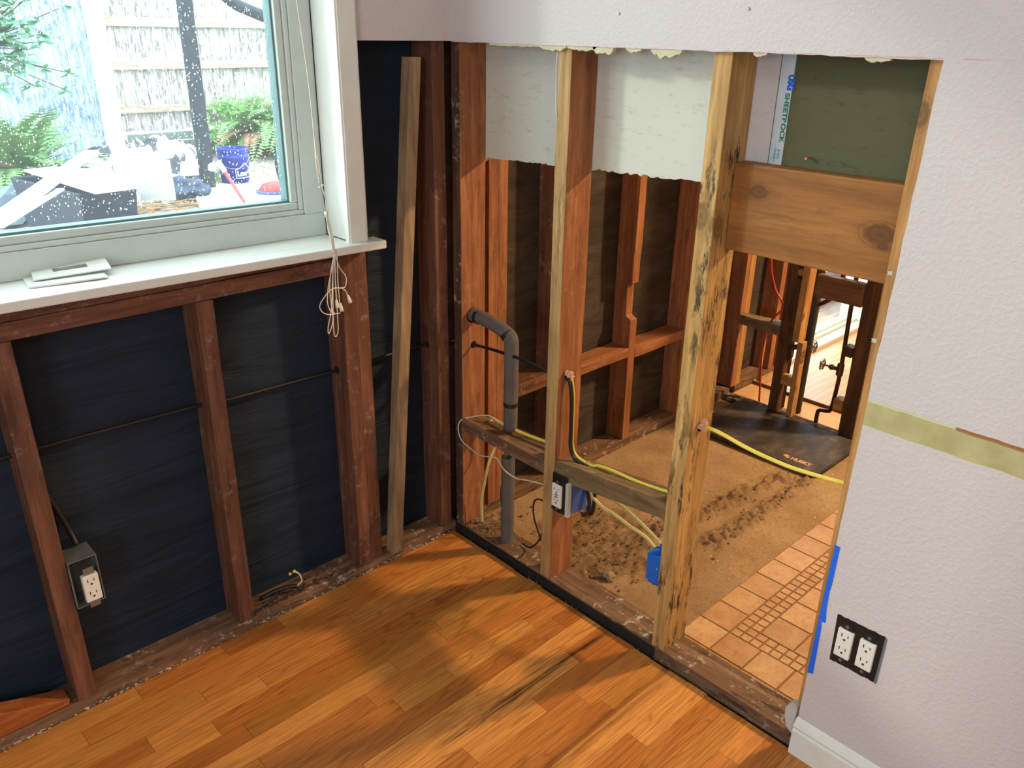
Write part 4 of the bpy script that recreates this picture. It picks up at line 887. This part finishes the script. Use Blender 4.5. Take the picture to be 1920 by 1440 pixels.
for nm, q in (('left', '(-0.014,-0.558,1.524)'), ('right', '(-0.014,-0.858,1.530)')): pass
for q, lb in (((-0.014,-0.558,1.524), 'left screw head in the upper painted wall above the cut'), ((-0.014,-0.858,1.531), 'right screw head in the upper painted wall above the cut')):
    b = nb(); tube(b, [Vector(q)+Vector((.0008, 0, 0)), Vector(q)-Vector((.0015, 0, 0))], .0028, seg=10, straight=True); tag(link('wall_screw', b, METAL), lb, 'screw')
b = nb(); q = Vector((0.091,-0.968,1.274)); tube(b, [q, q-Vector((.018, 0, 0))], .0025, seg=8, straight=True); tag(link('copper_nail', b, plain('bright_copper', srgb(220, 140, 80), .3, .6)), 'small bright screw tip poking through the dark olive panel', 'screw')

# ------------------------------------------------------------------ light switch cover plates on the sill
pl = empty('cover_plate', (-.985, .05, 1.018)); tag(pl, 'flat white cover plate lying under the slotted one on the window sill', 'cover plate')
zs = 1.0+lift(-1.0)
def slab4(bm, c, z0, z1): hexa(bm, [(x, y, z0) for x, y in c]+[(x, y, z1) for x, y in c])
b = nb(); slab4(b, [(-1.058, .010), (-.915, -.008), (-.905, .084), (-1.045, .106)], zs+.0008, zs+.0050); link('plate', b, WHITEP, pl, bevel=.002)
p2 = empty('cover_plate', (-.96, .06, 1.03)); tag(p2, 'white cover plate with a rectangular slot on top of the flat one', 'cover plate')
b = nb(); C = [(-1.040, .040), (-.897, .022), (-.885, .098), (-1.024, .117)]
def bil(u, v): 
    a, b_, c, d = [Vector((*q, 0)) for q in C]; return (a*(1-u)+b_*u)*(1-v)+(d*(1-u)+c*u)*v
US = [0, .06, .25, .25001, .5, .75, .75001, .94, 1]; 
def zt(u, v): return zs+.0095+.009*v+.003*u
us = [0, .08, .27, .72, .92, 1]; vs = [0, .15, .35, .66, .85, 1]; top_ = {}; bot_ = {}
for i, u in enumerate(us):
    for j, v in enumerate(vs):
        p = bil(u, v); top_[i, j] = b.verts.new((p.x, p.y, zt(u, v))); bot_[i, j] = b.verts.new((p.x, p.y, zt(u, v)-.0025))
for i in range(5):
    for j in range(5):
        if i == 2 and j == 2: continue
        b.faces.new([top_[i, j], top_[i+1, j], top_[i+1, j+1], top_[i, j+1]]); b.faces.new([bot_[i, j], bot_[i, j+1], bot_[i+1, j+1], bot_[i+1, j]])
for (i0, j0, i1, j1) in [(i, 0, i+1, 0) for i in range(5)]+[(i+1, 5, i, 5) for i in range(5)]+[(0, j+1, 0, j) for j in range(5)]+[(5, j, 5, j+1) for j in range(5)]+[(3, 2, 2, 2), (3, 3, 3, 2), (2, 3, 3, 3), (2, 2, 2, 3)]:
    b.faces.new([top_[i0, j0], bot_[i0, j0], bot_[i1, j1], top_[i1, j1]])
link('plate', b, WHITEP, p2)

# ------------------------------------------------------------------ blind cord
bc = empty('blind_cord', (-.43, -.06, 1.0)); tag(bc, 'knotted white blind cord hanging over the sill with three tassels', 'cord')
def cd_(pts, r=.0012): link('cord', tubem(pts, r, seg=6, per=6), CORD, bc, smooth=True)
YC = -0.0615
cd_([(-0.440,-0.020,1.582), (-0.439,-0.020,1.531), (-0.427,-0.020,1.380), (-0.428,-0.030,1.231), (-0.423,-0.030,1.159)])
cd_([(-0.422,-0.020,1.254), (-0.423,-0.030,1.207), (-0.419,-0.030,1.156)]); cd_([(-0.423,-0.020,1.251), (-0.429,-0.030,1.202), (-0.425,-0.030,1.153)])
for q in ((-0.423,-0.030,1.157), (-0.417,-0.030,1.149), (-0.426,-0.030,1.145)): 
    b = nb(); blob(b, q, .0028, 1, 2, .3); link('knot', b, plain('clear_bead', srgb(220, 226, 220), .15), bc, smooth=True)
for k, dx in enumerate((-1.5, 1.5, 4)): cd_([(-0.424,-0.030,1.144), (-0.420,-0.033,1.115), (-0.417,-0.035,1.086)])
cd_([(-0.419,-0.030,1.146), (-0.414,-0.033,1.118), (-0.415,-0.035,1.086)])
b = nb(); blob(b, (-0.416,-0.036,1.083), .0045, 2, 2, .5, (1, 1, 1.7)); link('knot', b, CORD, bc, smooth=True)
for dx in (0, 1, 2, 3):
    o_ = Vector((.0016*dx, 0, 0))
    cd_([Vector((-0.418,-0.036,1.079))+o_, Vector((-0.420,-0.045,1.054))+o_*1.4, Vector((-0.423,-0.058,1.029))+o_*1.6, Vector((-0.422,-0.062,1.000))+o_, Vector((-0.422,-0.062,0.980))+o_])
cd_([(-0.419,-0.062,0.989), (-0.430,-0.062,0.955), (-0.438,-0.062,0.910), (-0.437,-0.062,0.870), (-0.436,-0.062,0.828), (-0.449,-0.062,0.797), (-0.451,-0.062,0.811), (-0.438,-0.062,0.856), (-0.431,-0.062,0.909), (-0.421,-0.062,0.987)])
cd_([(-0.421,-0.062,0.987), (-0.427,-0.062,0.935), (-0.435,-0.062,0.828), (-0.434,-0.062,0.786), (-0.424,-0.062,0.795), (-0.422,-0.062,0.839), (-0.421,-0.062,0.907), (-0.419,-0.062,0.986)])
cd_([(-0.416,-0.063,0.989), (-0.408,-0.063,0.958), (-0.391,-0.063,0.929), (-0.395,-0.063,0.906), (-0.406,-0.063,0.905), (-0.429,-0.063,0.908), (-0.449,-0.063,0.897), (-0.469,-0.063,0.874), (-0.464,-0.063,0.856), (-0.446,-0.063,0.845), (-0.414,-0.063,0.842)])
cd_([(-0.432,-0.062,0.908), (-0.405,-0.062,0.903), (-0.394,-0.062,0.894), (-0.390,-0.062,0.882)]); cd_([(-0.411,-0.062,0.985), (-0.414,-0.062,0.919), (-0.413,-0.062,0.865)]); cd_([(-0.417,-0.062,0.986), (-0.421,-0.062,0.921), (-0.422,-0.062,0.876)])
cd_([(-0.421,-0.062,0.974), (-0.439,-0.062,0.924), (-0.447,-0.062,0.879), (-0.441,-0.062,0.854), (-0.430,-0.062,0.846)])
for q, e in (((-0.389,-0.062,0.883), (-0.383,-0.062,0.863)), ((-0.422,-0.062,0.878), (-0.420,-0.062,0.857)), ((-0.412,-0.062,0.867), (-0.409,-0.062,0.846))):
    b = nb(); q = Vector(q); e = Vector(e); d = (e-q); tube(b, [q, q+d*.2, q+d*.6, e], .004, seg=12, straight=True, radii=[.0022, .0034, .0046, .0052]); link('tassel', b, plain('tassel', srgb(232, 226, 212), .4), bc, smooth=True)

# ------------------------------------------------------------------ debris
random.seed(5)
b = nb()
for i in range(240):
    x = -1.45+1.43*random.random(); y = random.gauss(-.001, .0035); blob(b, (x, y, .001+random.random()*.004), random.uniform(.0010, .0034), i, 1, .6, (1.6, 1, .6))
tag(link('plaster_crumbs', b, plain('crumb_white', srgb(168, 156, 138), 1, var=.3)), 'white plaster crumbs along the joint of floor and window wall', 'debris', kind='stuff')
b = nb()
for i in range(170):
    x = random.gauss(-.58, .06); y = .012+abs(random.gauss(0, .02)); blob(b, (x, min(y, .07), ZP+.001), random.uniform(.001, .004), i, 1, .6, (1.8, 1, .6))
tag(link('rotted_debris', b, plain('rot', srgb(58, 42, 30), 1, var=.3)), 'dark rotted crumbs on the plate around the capped cable', 'debris', kind='stuff')
b = nb()
for i in range(60): blob(b, (random.uniform(-.018, .0), random.uniform(-1.1, -.02), -.004+random.random()*.004), random.uniform(.001, .003), i, 1, .6)
tag(link('gap_debris', b, plain('rot2', srgb(90, 74, 58), 1, var=.3)), 'dusty crumbs in the dark gap between oak floor and partition plate', 'debris', kind='stuff')
b = nb(); 
hexa(b, [(-1.50, .004, ZP+.001), (-1.17, .004, ZP+.001), (-1.17, .06, ZP+.001), (-1.50, .06, ZP+.001), (-1.50, .004, .16), (-1.165, .004, .045), (-1.165, .05, .045), (-1.50, .05, .16)])  # wedge block added to fill an orange blurred area at the plate
tag(link('corner_wedge', b, wood('orange_wedge', (158, 84, 40), (180, 104, 56), 'X'), bevel=.003), 'reddish orange wedge-shaped block at the bottom left corner', 'wood scrap')
for (y, z, s, lb) in ((-1.196, 1.115, 1, 'small white paper tear on the wall edge beside the lower end of the wide board'), (-1.193, .99, 1.2, 'white paper tear on the cut wall edge above the light olive strip')):
    b = nb(); poly_x(b, [(y-.006, z+.004*s), (y+.003*s, z+.002), (y+.001*s, z-.001*s), (y+.0035, z-.003*s), (y-.006, z-.003*s)], -T-.0008, -T+.003); tag(link('paper_tear', b, MUD), lb, 'paper scrap')
random.seed(9); b = nb()
for i in range(150):
    x = random.uniform(.005, .085); y = -.04-abs(random.gauss(0, .06)); blob(b, (x, y, ZP+.001), random.uniform(.0015, .0055), i, 1, .6, (1.3, 1.1, .6))
tag(link('corner_dirt', b, plain('corner_dirt', srgb(122, 92, 62), 1, bump=.5, var=.35)), 'loose dirt heaped on the partition plate beside the corner stud', 'dirt', kind='stuff')

# ------------------------------------------------------------------ yard outside the window
random.seed(21)
def ground():
    t = NT('yard_ground'); t.set(0.95, 0, 0.2); p = t.pos(); n = t.noise(p, 14, 6, .7); m = t.noise(p, 2, 3)
    t.col(t.mix(t.ramp(n, [(.4, (0,)*3), (.6, (1,)*3)]), srgb(128, 112, 96), srgb(176, 170, 160))); t.bump(n, .6, .02); return t.m
g_ = struct('floor', boxm(-12, 30, 0.16, 30, -0.3, 0.0), ground()); g_['label'] = 'gravelly yard ground outside'
CONC = plain('patio_concrete', srgb(196, 194, 190), .8, bump=.2)
b = nb(); slab4(b, [(0.9, 3.6), (5.2, 3.0), (5.6, 6.3), (1.9, 6.35)], 0.001, .03); tag(link('patio_slab', b, CONC), 'pale concrete patio slab in the yard', 'patio')
FW = wood('fence_grey', (196, 188, 184), (232, 230, 228), 'Z', knots=0, white=.6, stain=.9, thr=.03, stain_col=(112, 100, 100), rough=.9); FBL = wood('fence_bluegrey', (166, 186, 206), (214, 228, 236), 'Z', knots=0, white=.6, stain=.95, thr=.04, stain_col=(96, 118, 150), rough=.9)
FR = wood('fence_rail', (186, 164, 148), (206, 186, 172), 'X', rough=.8)
FY = 8.6
PX_ = 1.93+0.11
fb = empty('back_fence', (3.6, FY, 0.3)); tag(fb, 'weathered vertical-board fence with three rails behind the yard', 'fence')
x = PX_+.05
b = nb()
while x < 7.5:
    wd = random.uniform(.125, .15); yy = FY+.06+random.uniform(0, .008); box(b, x, x+wd-.006, yy, yy+.02, .31+random.uniform(-.01, .01), 2.35); x += wd
link('fence_boards', b, FW, fb)
for (za, zb) in ((1.46, 1.56), (1.0, 1.09), (.52, .60)): link('rail', boxm(PX_+.03, 7.5, FY, FY+.055, za, zb), FR, fb, bevel=.004)
link('post', boxm(PX_-.10, PX_+.07, FY-.03, FY+.08, 0.0, 2.4), plain('fence_post', srgb(226, 210, 190), .8, bump=.2), fb, bevel=.006)
fl = empty('side_fence', (0.4, 8.8, 0.0)); tag(fl, 'blue-grey weathered board fence at the left of the yard', 'fence')
b = nb(); x = PX_-.11; k = 0
while x > -2.5:
    wd = random.uniform(.085, .12); yy = FY+.05+(PX_-x)*.12+random.uniform(0, .02); box(b, x-wd+.006, x, yy, yy+.02, 0.05, 2.45); x -= wd
link('fence_boards', b, FBL, fl)
# retaining blocks under the back fence
ST = plain('retaining_block', srgb(112, 122, 116), .95, bump=.6, var=.2)
for r, z in enumerate((.10, .20)):
    x = PX_+.09; k = 0
    for nm, L in zip(('nearest the fence post', 'second from the fence post', 'just left of the black canopy post', 'behind the black canopy post', 'just right of the black canopy post'), (.42, .38, .36, .40, .42) if r else (.30, .42, .40, .40, .42)):
        hexa_ = nb(); box(hexa_, x, x+L-.012, FY-.10+.03*r, FY-.04, z, z+.092)
        tag(link('retaining_block', hexa_, ST, bevel=.012), 'grey stone block, %s row below the fence, %s' % (('lower', 'upper')[r], nm), 'block', 'retaining wall blocks under the back fence'); x += L
struct('trim_2', boxm(PX_+.08, 6.0, FY-.10, FY-.04, 0.0, .098), ST)
# black gazebo post and its brace
BPOST = plain('black_coated_steel', srgb(24, 32, 42), .5)
pb = Vector((2.03, 6.15, 0)); 
tag(link('canopy_post', boxm(2.0-.055, 2.0+.055, 6.12, 6.23, 0.031, 2.6), BPOST, bevel=.006), 'black square canopy post standing in the yard', 'post')
tag(link('canopy_brace', tubem([(2.376,6.170,1.758), (2.481,6.170,1.681), (2.636,6.170,1.621), (2.829,6.170,1.560), (2.964,6.170,1.534)], .055, seg=8), BPOST, smooth=True), 'curved black canopy brace at the top right of the window view', 'brace')
# bucket
bq = Vector((2.345,6.294,-0.000)); bk = empty('bucket', bq); tag(bk, 'blue plastic bucket with a white store logo beside the ferns', 'bucket')
b = nb(); lathe(b, bq, [(0, .004), (.130, .004), (.133, 0), (.150, .27), (.157, .275), (.157, .29), (.151, .292), (.152, .33), (.158, .335), (.158, .365), (.150, .37), (.146, .36), (.130, .02), (0, .015)], 28); link('bucket_shell', b, plain('bucket_blue', srgb(2, 34, 140), .4), bk, smooth=True)
WHT = plain('print_white', srgb(240, 244, 250), .5)
va = Vector((-1.4292, -1.7318, 0))-bq; a0 = math.atan2(va.y, va.x)
def bend(x, y, a_off=.35, zc=.10): 
    a = a0+a_off+x/.142; return (bq.x+.1455*math.cos(a), bq.y+.1455*math.sin(a), bq.z+zc+y)
text_mesh('store_name', "Lowe's", .075, bq, (1, 0, 0), (0, 0, 1), WHT, bk, bold=.003, fit=.17, bend=lambda x, y: bend(x, y, .15, .105))
b = nb(); out_ = [(-.012, -.02), (-.012, .065), (.03, .075), (.085, .125), (.14, .075), (.18, .065), (.18, -.02), (-.012, -.02)]
for i in range(len(out_)-1):
    n_ = 6
    for k in range(n_):
        p = Vector(out_[i]).lerp(Vector(out_[i+1]), k/n_); q = Vector(out_[i]).lerp(Vector(out_[i+1]), (k+1)/n_)
        tube(b, [bend(p.x, p.y, .15, .105), bend(q.x, q.y, .15, .105)], .0035, seg=5, straight=True)
link('logo_outline', b, WHT, bk)
b = nb()
for (x0, z0_, x1, z1_) in ((-.10, .16, -.05, .21), (-.09, .12, -.055, .15)): b.faces.new([b.verts.new(bend(x, z, -.35, 0.02)) for x, z in ((x0, z0_), (x1, z0_), (x1, z1_), (x0, z1_))])
link('label_patch', b, WHT, bk)
b = nb(); ha = []
for k in range(9):
    a = math.pi*k/8; ha.append((bq.x+.158*math.cos(a0+math.pi/2+0)*math.cos(a), bq.y+.158*math.sin(a0+math.pi/2)*math.cos(a), bq.z+.31-.13*math.sin(a)))
ha = [Vector(h)+va.normalized()*.16*math.sin(math.pi*k/8) for k, h in enumerate(ha)]; tube(b, ha, .003, seg=6); link('handle', b, METAL, bk)
# red and white pole, cap-like thing, dark thing at the right
a = Vector((1.682,5.179,0.420)); c_ = Vector((1.825,4.995,0.020))
rp = empty('push_broom', c_); tag(rp, 'red and white pole with a white head leaning in the yard', 'broom')
link('handle', tubem([a, a.lerp(c_, .5), c_], .016, seg=8, straight=True), plain('red_pole', srgb(226, 90, 96), .4), rp); 
b = nb(); tube(b, [a, a.lerp(c_, .22)], .022, seg=8, straight=True); blob(b, a+Vector((-.05, .02, -.05)), .035, 3, 2, .3); link('head', b, WHT, rp)
q = Vector((2.366,5.535,0.030)); b = nb(); lathe(b, q, [(0.14, 0), (.145, .03), (.11, .075), (.05, .095), (0, .10)], 16); hc = tag(link('hard_hat', b, plain('red_plastic', srgb(220, 60, 60), .4), smooth=True), 'red and blue rounded object on the patio near the window edge', 'hard hat')
b = nb(); lathe(b, q+Vector((0, 0, -.002)), [(0.17, 0), (.172, .02), (.13, .03)], 16); link('brim', b, plain('blue_brim', srgb(60, 90, 150), .5), hc)
q = Vector((2.296,5.178,0.030)); tag(link('folding_chair_leg', tubem([q, q+Vector((-.03, .05, .30)), q+Vector((0.02, .1, .42))], .03, seg=8), BPOST, smooth=True), 'dark bent shape at the right edge of the window view', 'chair leg')
# black planter bin full of white scraps
q0 = Vector((0.206,5.190,0.000)); 
bn = empty('trash_bin', (0.75, 5.0, 0)); tag(bn, 'large black bin filled with white scrap boards in the yard', 'bin')
BL = [(0.190,5.875,0.020), (0.214,5.163,0.020), (1.042,5.180,0.020)]
TL = [(0.124,5.347,0.420), (0.292,4.332,0.420), (0.679,4.338,0.420), (0.817,5.329,0.420)]
b = nb(); tpv = [Vector(p) for p in TL]; cen = sum(tpv, Vector())/4
btv = [Vector((cen.x+(p.x-cen.x)*.88, cen.y+(p.y-cen.y)*.88, 0.0)) for p in tpv]
v0 = [b.verts.new(p) for p in btv]; v1 = [b.verts.new(p) for p in tpv]; v2 = [b.verts.new(cen+(p-cen)*.95) for p in tpv]; v3 = [b.verts.new(Vector((cen.x+(p.x-cen.x)*.84, cen.y+(p.y-cen.y)*.84, .05))) for p in tpv]
for A_, B_ in ((v0, v1), (v1, v2), (v2, v3)):
    for k in range(4): b.faces.new([A_[k], A_[(k+1) % 4], B_[(k+1) % 4], B_[k]])
b.faces.new(v0[::-1]); b.faces.new(v3); link('bin_body', b, plain('bin_black', srgb(30, 42, 62), .35), bn, bevel=.01)
WB = plain('white_scrap', srgb(236, 236, 238), .6)
def sheet(name, pts, lb, mat=WB, th=.015):
    P_ = [Vector(p) for p in pts]; b = nb(); A_ = [b.verts.new(p) for p in P_]; B_ = [b.verts.new(p-Vector((0, 0, th))) for p in P_]; n = len(P_)
    for k in range(n): b.faces.new([A_[k], A_[(k+1) % n], B_[(k+1) % n], B_[k]])
    b.faces.new(A_); b.faces.new(B_[::-1]); return tag(link(name, b, mat), lb, 'board')
sheet('white_board', [(0.222,5.310,0.470), (0.332,4.120,0.460), (0.612,4.153,0.460), (0.646,4.739,0.500), (0.344,4.996,0.520)], 'large white board lying across the black bin')
sheet('white_board', [(0.844,5.192,0.500), (0.779,5.063,0.460), (0.954,5.099,0.200), (1.135,4.819,0.220), (1.388,5.480,0.420)], 'white sheet standing out of the bin towards the tarp')
def longb(name, p, q, w_, th, lb):
    p, q = Vector(p), Vector(q); d = (q-p).normalized(); s = d.cross(Vector((0, 0, 1))).normalized()*w_/2; u = s.cross(d).normalized()*th
    b = nb(); hexa(b, [p-s, p+s, q+s, q-s, p-s+u, p+s+u, q+s+u, q-s+u]); return tag(link(name, b, WB, bevel=.003), lb, 'board')
longb('long_trim_board', (-0.565,2.662,0.620), (0.800,5.569,0.520), .11, .02, 'long white trim board slanting over the black bin')
longb('long_trim_board', (-0.515,2.849,0.560), (0.120,4.078,0.500), .04, .015, 'narrow white strip lying under the long slanting trim board')
# crumpled tarp
def tarpm():
    t = NT('tarp'); t.set(.28, 0, .6); at = t.n('ShaderNodeAttribute', attribute_name='side'); 
    t.col(t.mix(t.ramp(at.outputs['Fac'], [(.45, (0,)*3), (.55, (1,)*3)]), srgb(228, 228, 234), srgb(40, 44, 60))); return t.m
b = nb(); dl = b.verts.layers.float.new('side'); ctr = Vector((1.754,7.063,0.100)); N_ = 60; gg = []
ux = Vector((1, -.35, 0)).normalized(); uy = Vector((.35, 1, 0)).normalized()
for i in range(N_+1):
    row = []
    for j in range(N_+1):
        u = -1+2*i/N_; v = -1+2*j/N_; q = Vector((u*2.4, v*2, 3))
        r = max(abs(u), abs(v)); f1 = noise.fractal(q*1.2, 1, 2, 4); rd = 1-abs(noise.noise(q*2.1))*2
        h = max(0, (1-r**3))*(.19+.11*f1+.11*rd)
        p = ctr+ux*u*.70+uy*v*.5+Vector((.05*f1, .05*rd, h)); vv = b.verts.new(p); vv[dl] = .27+1.4*noise.noise(q*2.2+Vector((5, 2, 0))); row.append(vv)
    gg.append(row)
for i in range(N_):
    for j in range(N_): b.faces.new([gg[i][j], gg[i+1][j], gg[i+1][j+1], gg[i][j+1]])
tag(link('crumpled_tarp', b, tarpm(), smooth=True), 'crumpled white and dark plastic tarp heaped behind the bin', 'tarp')
b = nb(); blob(b, Vector((1.668,5.875,0.080)), .14, 4, 3, .5, (1.2, 1, .8)); tag(link('plastic_bag', b, plain('dark_plastic', srgb(40, 60, 90), .3), smooth=True), 'small dark blue plastic bundle at the foot of the tarp', 'bag')
b = nb(); blob(b, Vector((0.134,5.772,0.100)), .22, 7, 3, .4, (1.2, 1, .9)); tag(link('rock', b, plain('rock_grey', srgb(110, 124, 138), .9, bump=.4)), 'grey rock left of the black bin', 'rock')
b = nb(); bc_ = Vector((1.237,5.241,0.020))
for i in range(500):
    x = random.gauss(0, .5); y = random.gauss(0, .35); blob(b, bc_+Vector((x, y, .0)), random.uniform(.01, .03), i, 0, .6, (1.8, .8, .3))
tag(link('leaf_litter', b, plain('litter', srgb(150, 110, 70), 1, var=.4)), 'dry leaves and chips strewn on the yard ground', 'leaf litter', kind='stuff')
# ferns
FG = plain('fern_green', srgb(128, 168, 104), .6, var=.35); FB = plain('fern_brown', srgb(190, 140, 110), .8, var=.3); RG = plain('rhododendron_green', srgb(112, 170, 132), .35, var=.35); IV = plain('ivy_green', srgb(104, 160, 70), .5, var=.2)
def leaf(bm, p, d, n, L, w_, mi=0):
    s = d.cross(n).normalized()*w_; q = p+d*L; m1 = p+d*L*.35
    bm.faces.new([bm.verts.new(x) for x in (p, m1+s, q, m1-s)]).material_index = mi
def fern(name, c, R_, nf, lab, drop=.5, up=.9, seed=1):
    random.seed(seed); b = nb(); c = Vector(c)
    for k in range(nf):
        a = random.uniform(0, 2*math.pi); el = random.uniform(.35, 1.35); L = R_*random.uniform(.7, 1.15); mi = 1 if random.random() < .16 else 0
        p = c+Vector((random.uniform(-.08, .08), random.uniform(-.08, .08), 0)); d = Vector((math.cos(a)*math.cos(el), math.sin(a)*math.cos(el), math.sin(el)))
        if mi: d.z *= .3
        n_ = 22
        for i in range(n_):
            t_ = i/n_; d = (d+Vector((0, 0, -.085*(1 if not mi else .6)))).normalized(); q = p+d*L/n_
            side = d.cross(Vector((0, 0, 1))).normalized(); nn = side.cross(d).normalized(); ll = L*.17*math.sin(math.pi*min(1, .12+t_*.9))**.8
            for s in (1, -1): leaf(b, p, (side*s+d*.35).normalized(), nn, ll, ll*.14, mi)
            p = q
    return tag(link(name, b, [FG, FB]), lab, 'fern')
cL = Vector((0.458,6.600,0.372)); cL.z = .15
fern('fern', cL, 1.05, 110, 'large green fern with brown lower fronds at the left of the window view', seed=3)
cR = Vector((3.533,8.150,0.177)); cR.z = .25
fern('fern', cR, .75, 75, 'tall green fern in front of the back fence at the right', seed=5)
cR2 = Vector((3.854,7.900,0.179)); cR2.z = .3
fern('fern', cR2, .85, 60, 'fern at the right window edge, above the brown undergrowth', seed=6)
cR3 = Vector((2.262,6.451,0.020))
fern('fern', cR3, .22, 22, 'tiny fern tuft left of the blue bucket', seed=9)
random.seed(31); b = nb(); c0 = Vector((3.264,8.200,0.425))
for i in range(260):
    p = c0+Vector((random.gauss(0, .16), random.gauss(0, .05), random.uniform(-.45, .25))); a = random.uniform(0, 6.28); leaf(b, p, Vector((math.cos(a)*.6, -.4, math.sin(a)*.5-.3)).normalized(), Vector((0, -1, .3)), random.uniform(.05, .09), .025)
tag(link('ivy', b, IV), 'light green ivy trailing on the retaining blocks beside the post', 'ivy')
b = nb(); c0 = Vector((3.817,8.300,-0.113))
for i in range(900):
    p = c0+Vector((random.gauss(0, .4), random.gauss(-.1, .12), random.uniform(-.35, .25))); p.z = max(p.z, .0); a = random.uniform(0, 6.28); leaf(b, p, Vector((math.cos(a), -.4, math.sin(a))).normalized(), Vector((0, -1, .3)), random.uniform(.05, .14), .008)
tag(link('dry_undergrowth', b, plain('undergrowth', srgb(120, 84, 70), 1, var=.4)), 'brown dry undergrowth behind the blue bucket', 'undergrowth', kind='stuff')
# rhododendron, top left
random.seed(12); rh = empty('rhododendron', (0.0, 6.8, 0.0)); tag(rh, 'broad-leaved green shrub at the top left of the window view', 'shrub')
b = nb(); st = nb(); c0 = Vector((0.515,6.500,1.408))
tube(st, [(c0.x-.5, c0.y+.1, 0), (c0.x-.45, c0.y+.1, .8), (c0.x-.3, c0.y, c0.z)], .03, seg=7)
for i in range(200):
    p = c0+Vector((random.gauss(-.12, .26), random.gauss(0, .25), random.gauss(.06, .24))); tube(st, [(c0.x-.3, c0.y, c0.z-.1), p.lerp(c0, .4)-Vector((.1, 0, .05)), p], .005, seg=4, per=2, caps=False)
    for k in range(12):
        a = random.uniform(0, 6.28); leaf(b, p, Vector((math.cos(a), math.sin(a), random.uniform(-.6, .4))).normalized(), Vector((random.gauss(0, .4), -.5, 1)).normalized(), random.uniform(.09, .15), .02)
link('leaves', b, RG, rh); link('branches', st, DARKW(), rh)
# outside the patio door: deck boards and a white railing panel
tag(link('deck', boxm(1.9, 4.6, 0.161, 1.4, 0.0005, 0.012), FR), 'pale wooden deck outside the bright patio doorway', 'deck')
tag(link('deck_wall', boxm(1.9, 4.6, 0.34, 0.36, 0.012, 0.22), plain('pinkish_panel', srgb(226, 206, 214), .7)), 'pinkish white panel standing outside the bright patio doorway', 'panel')
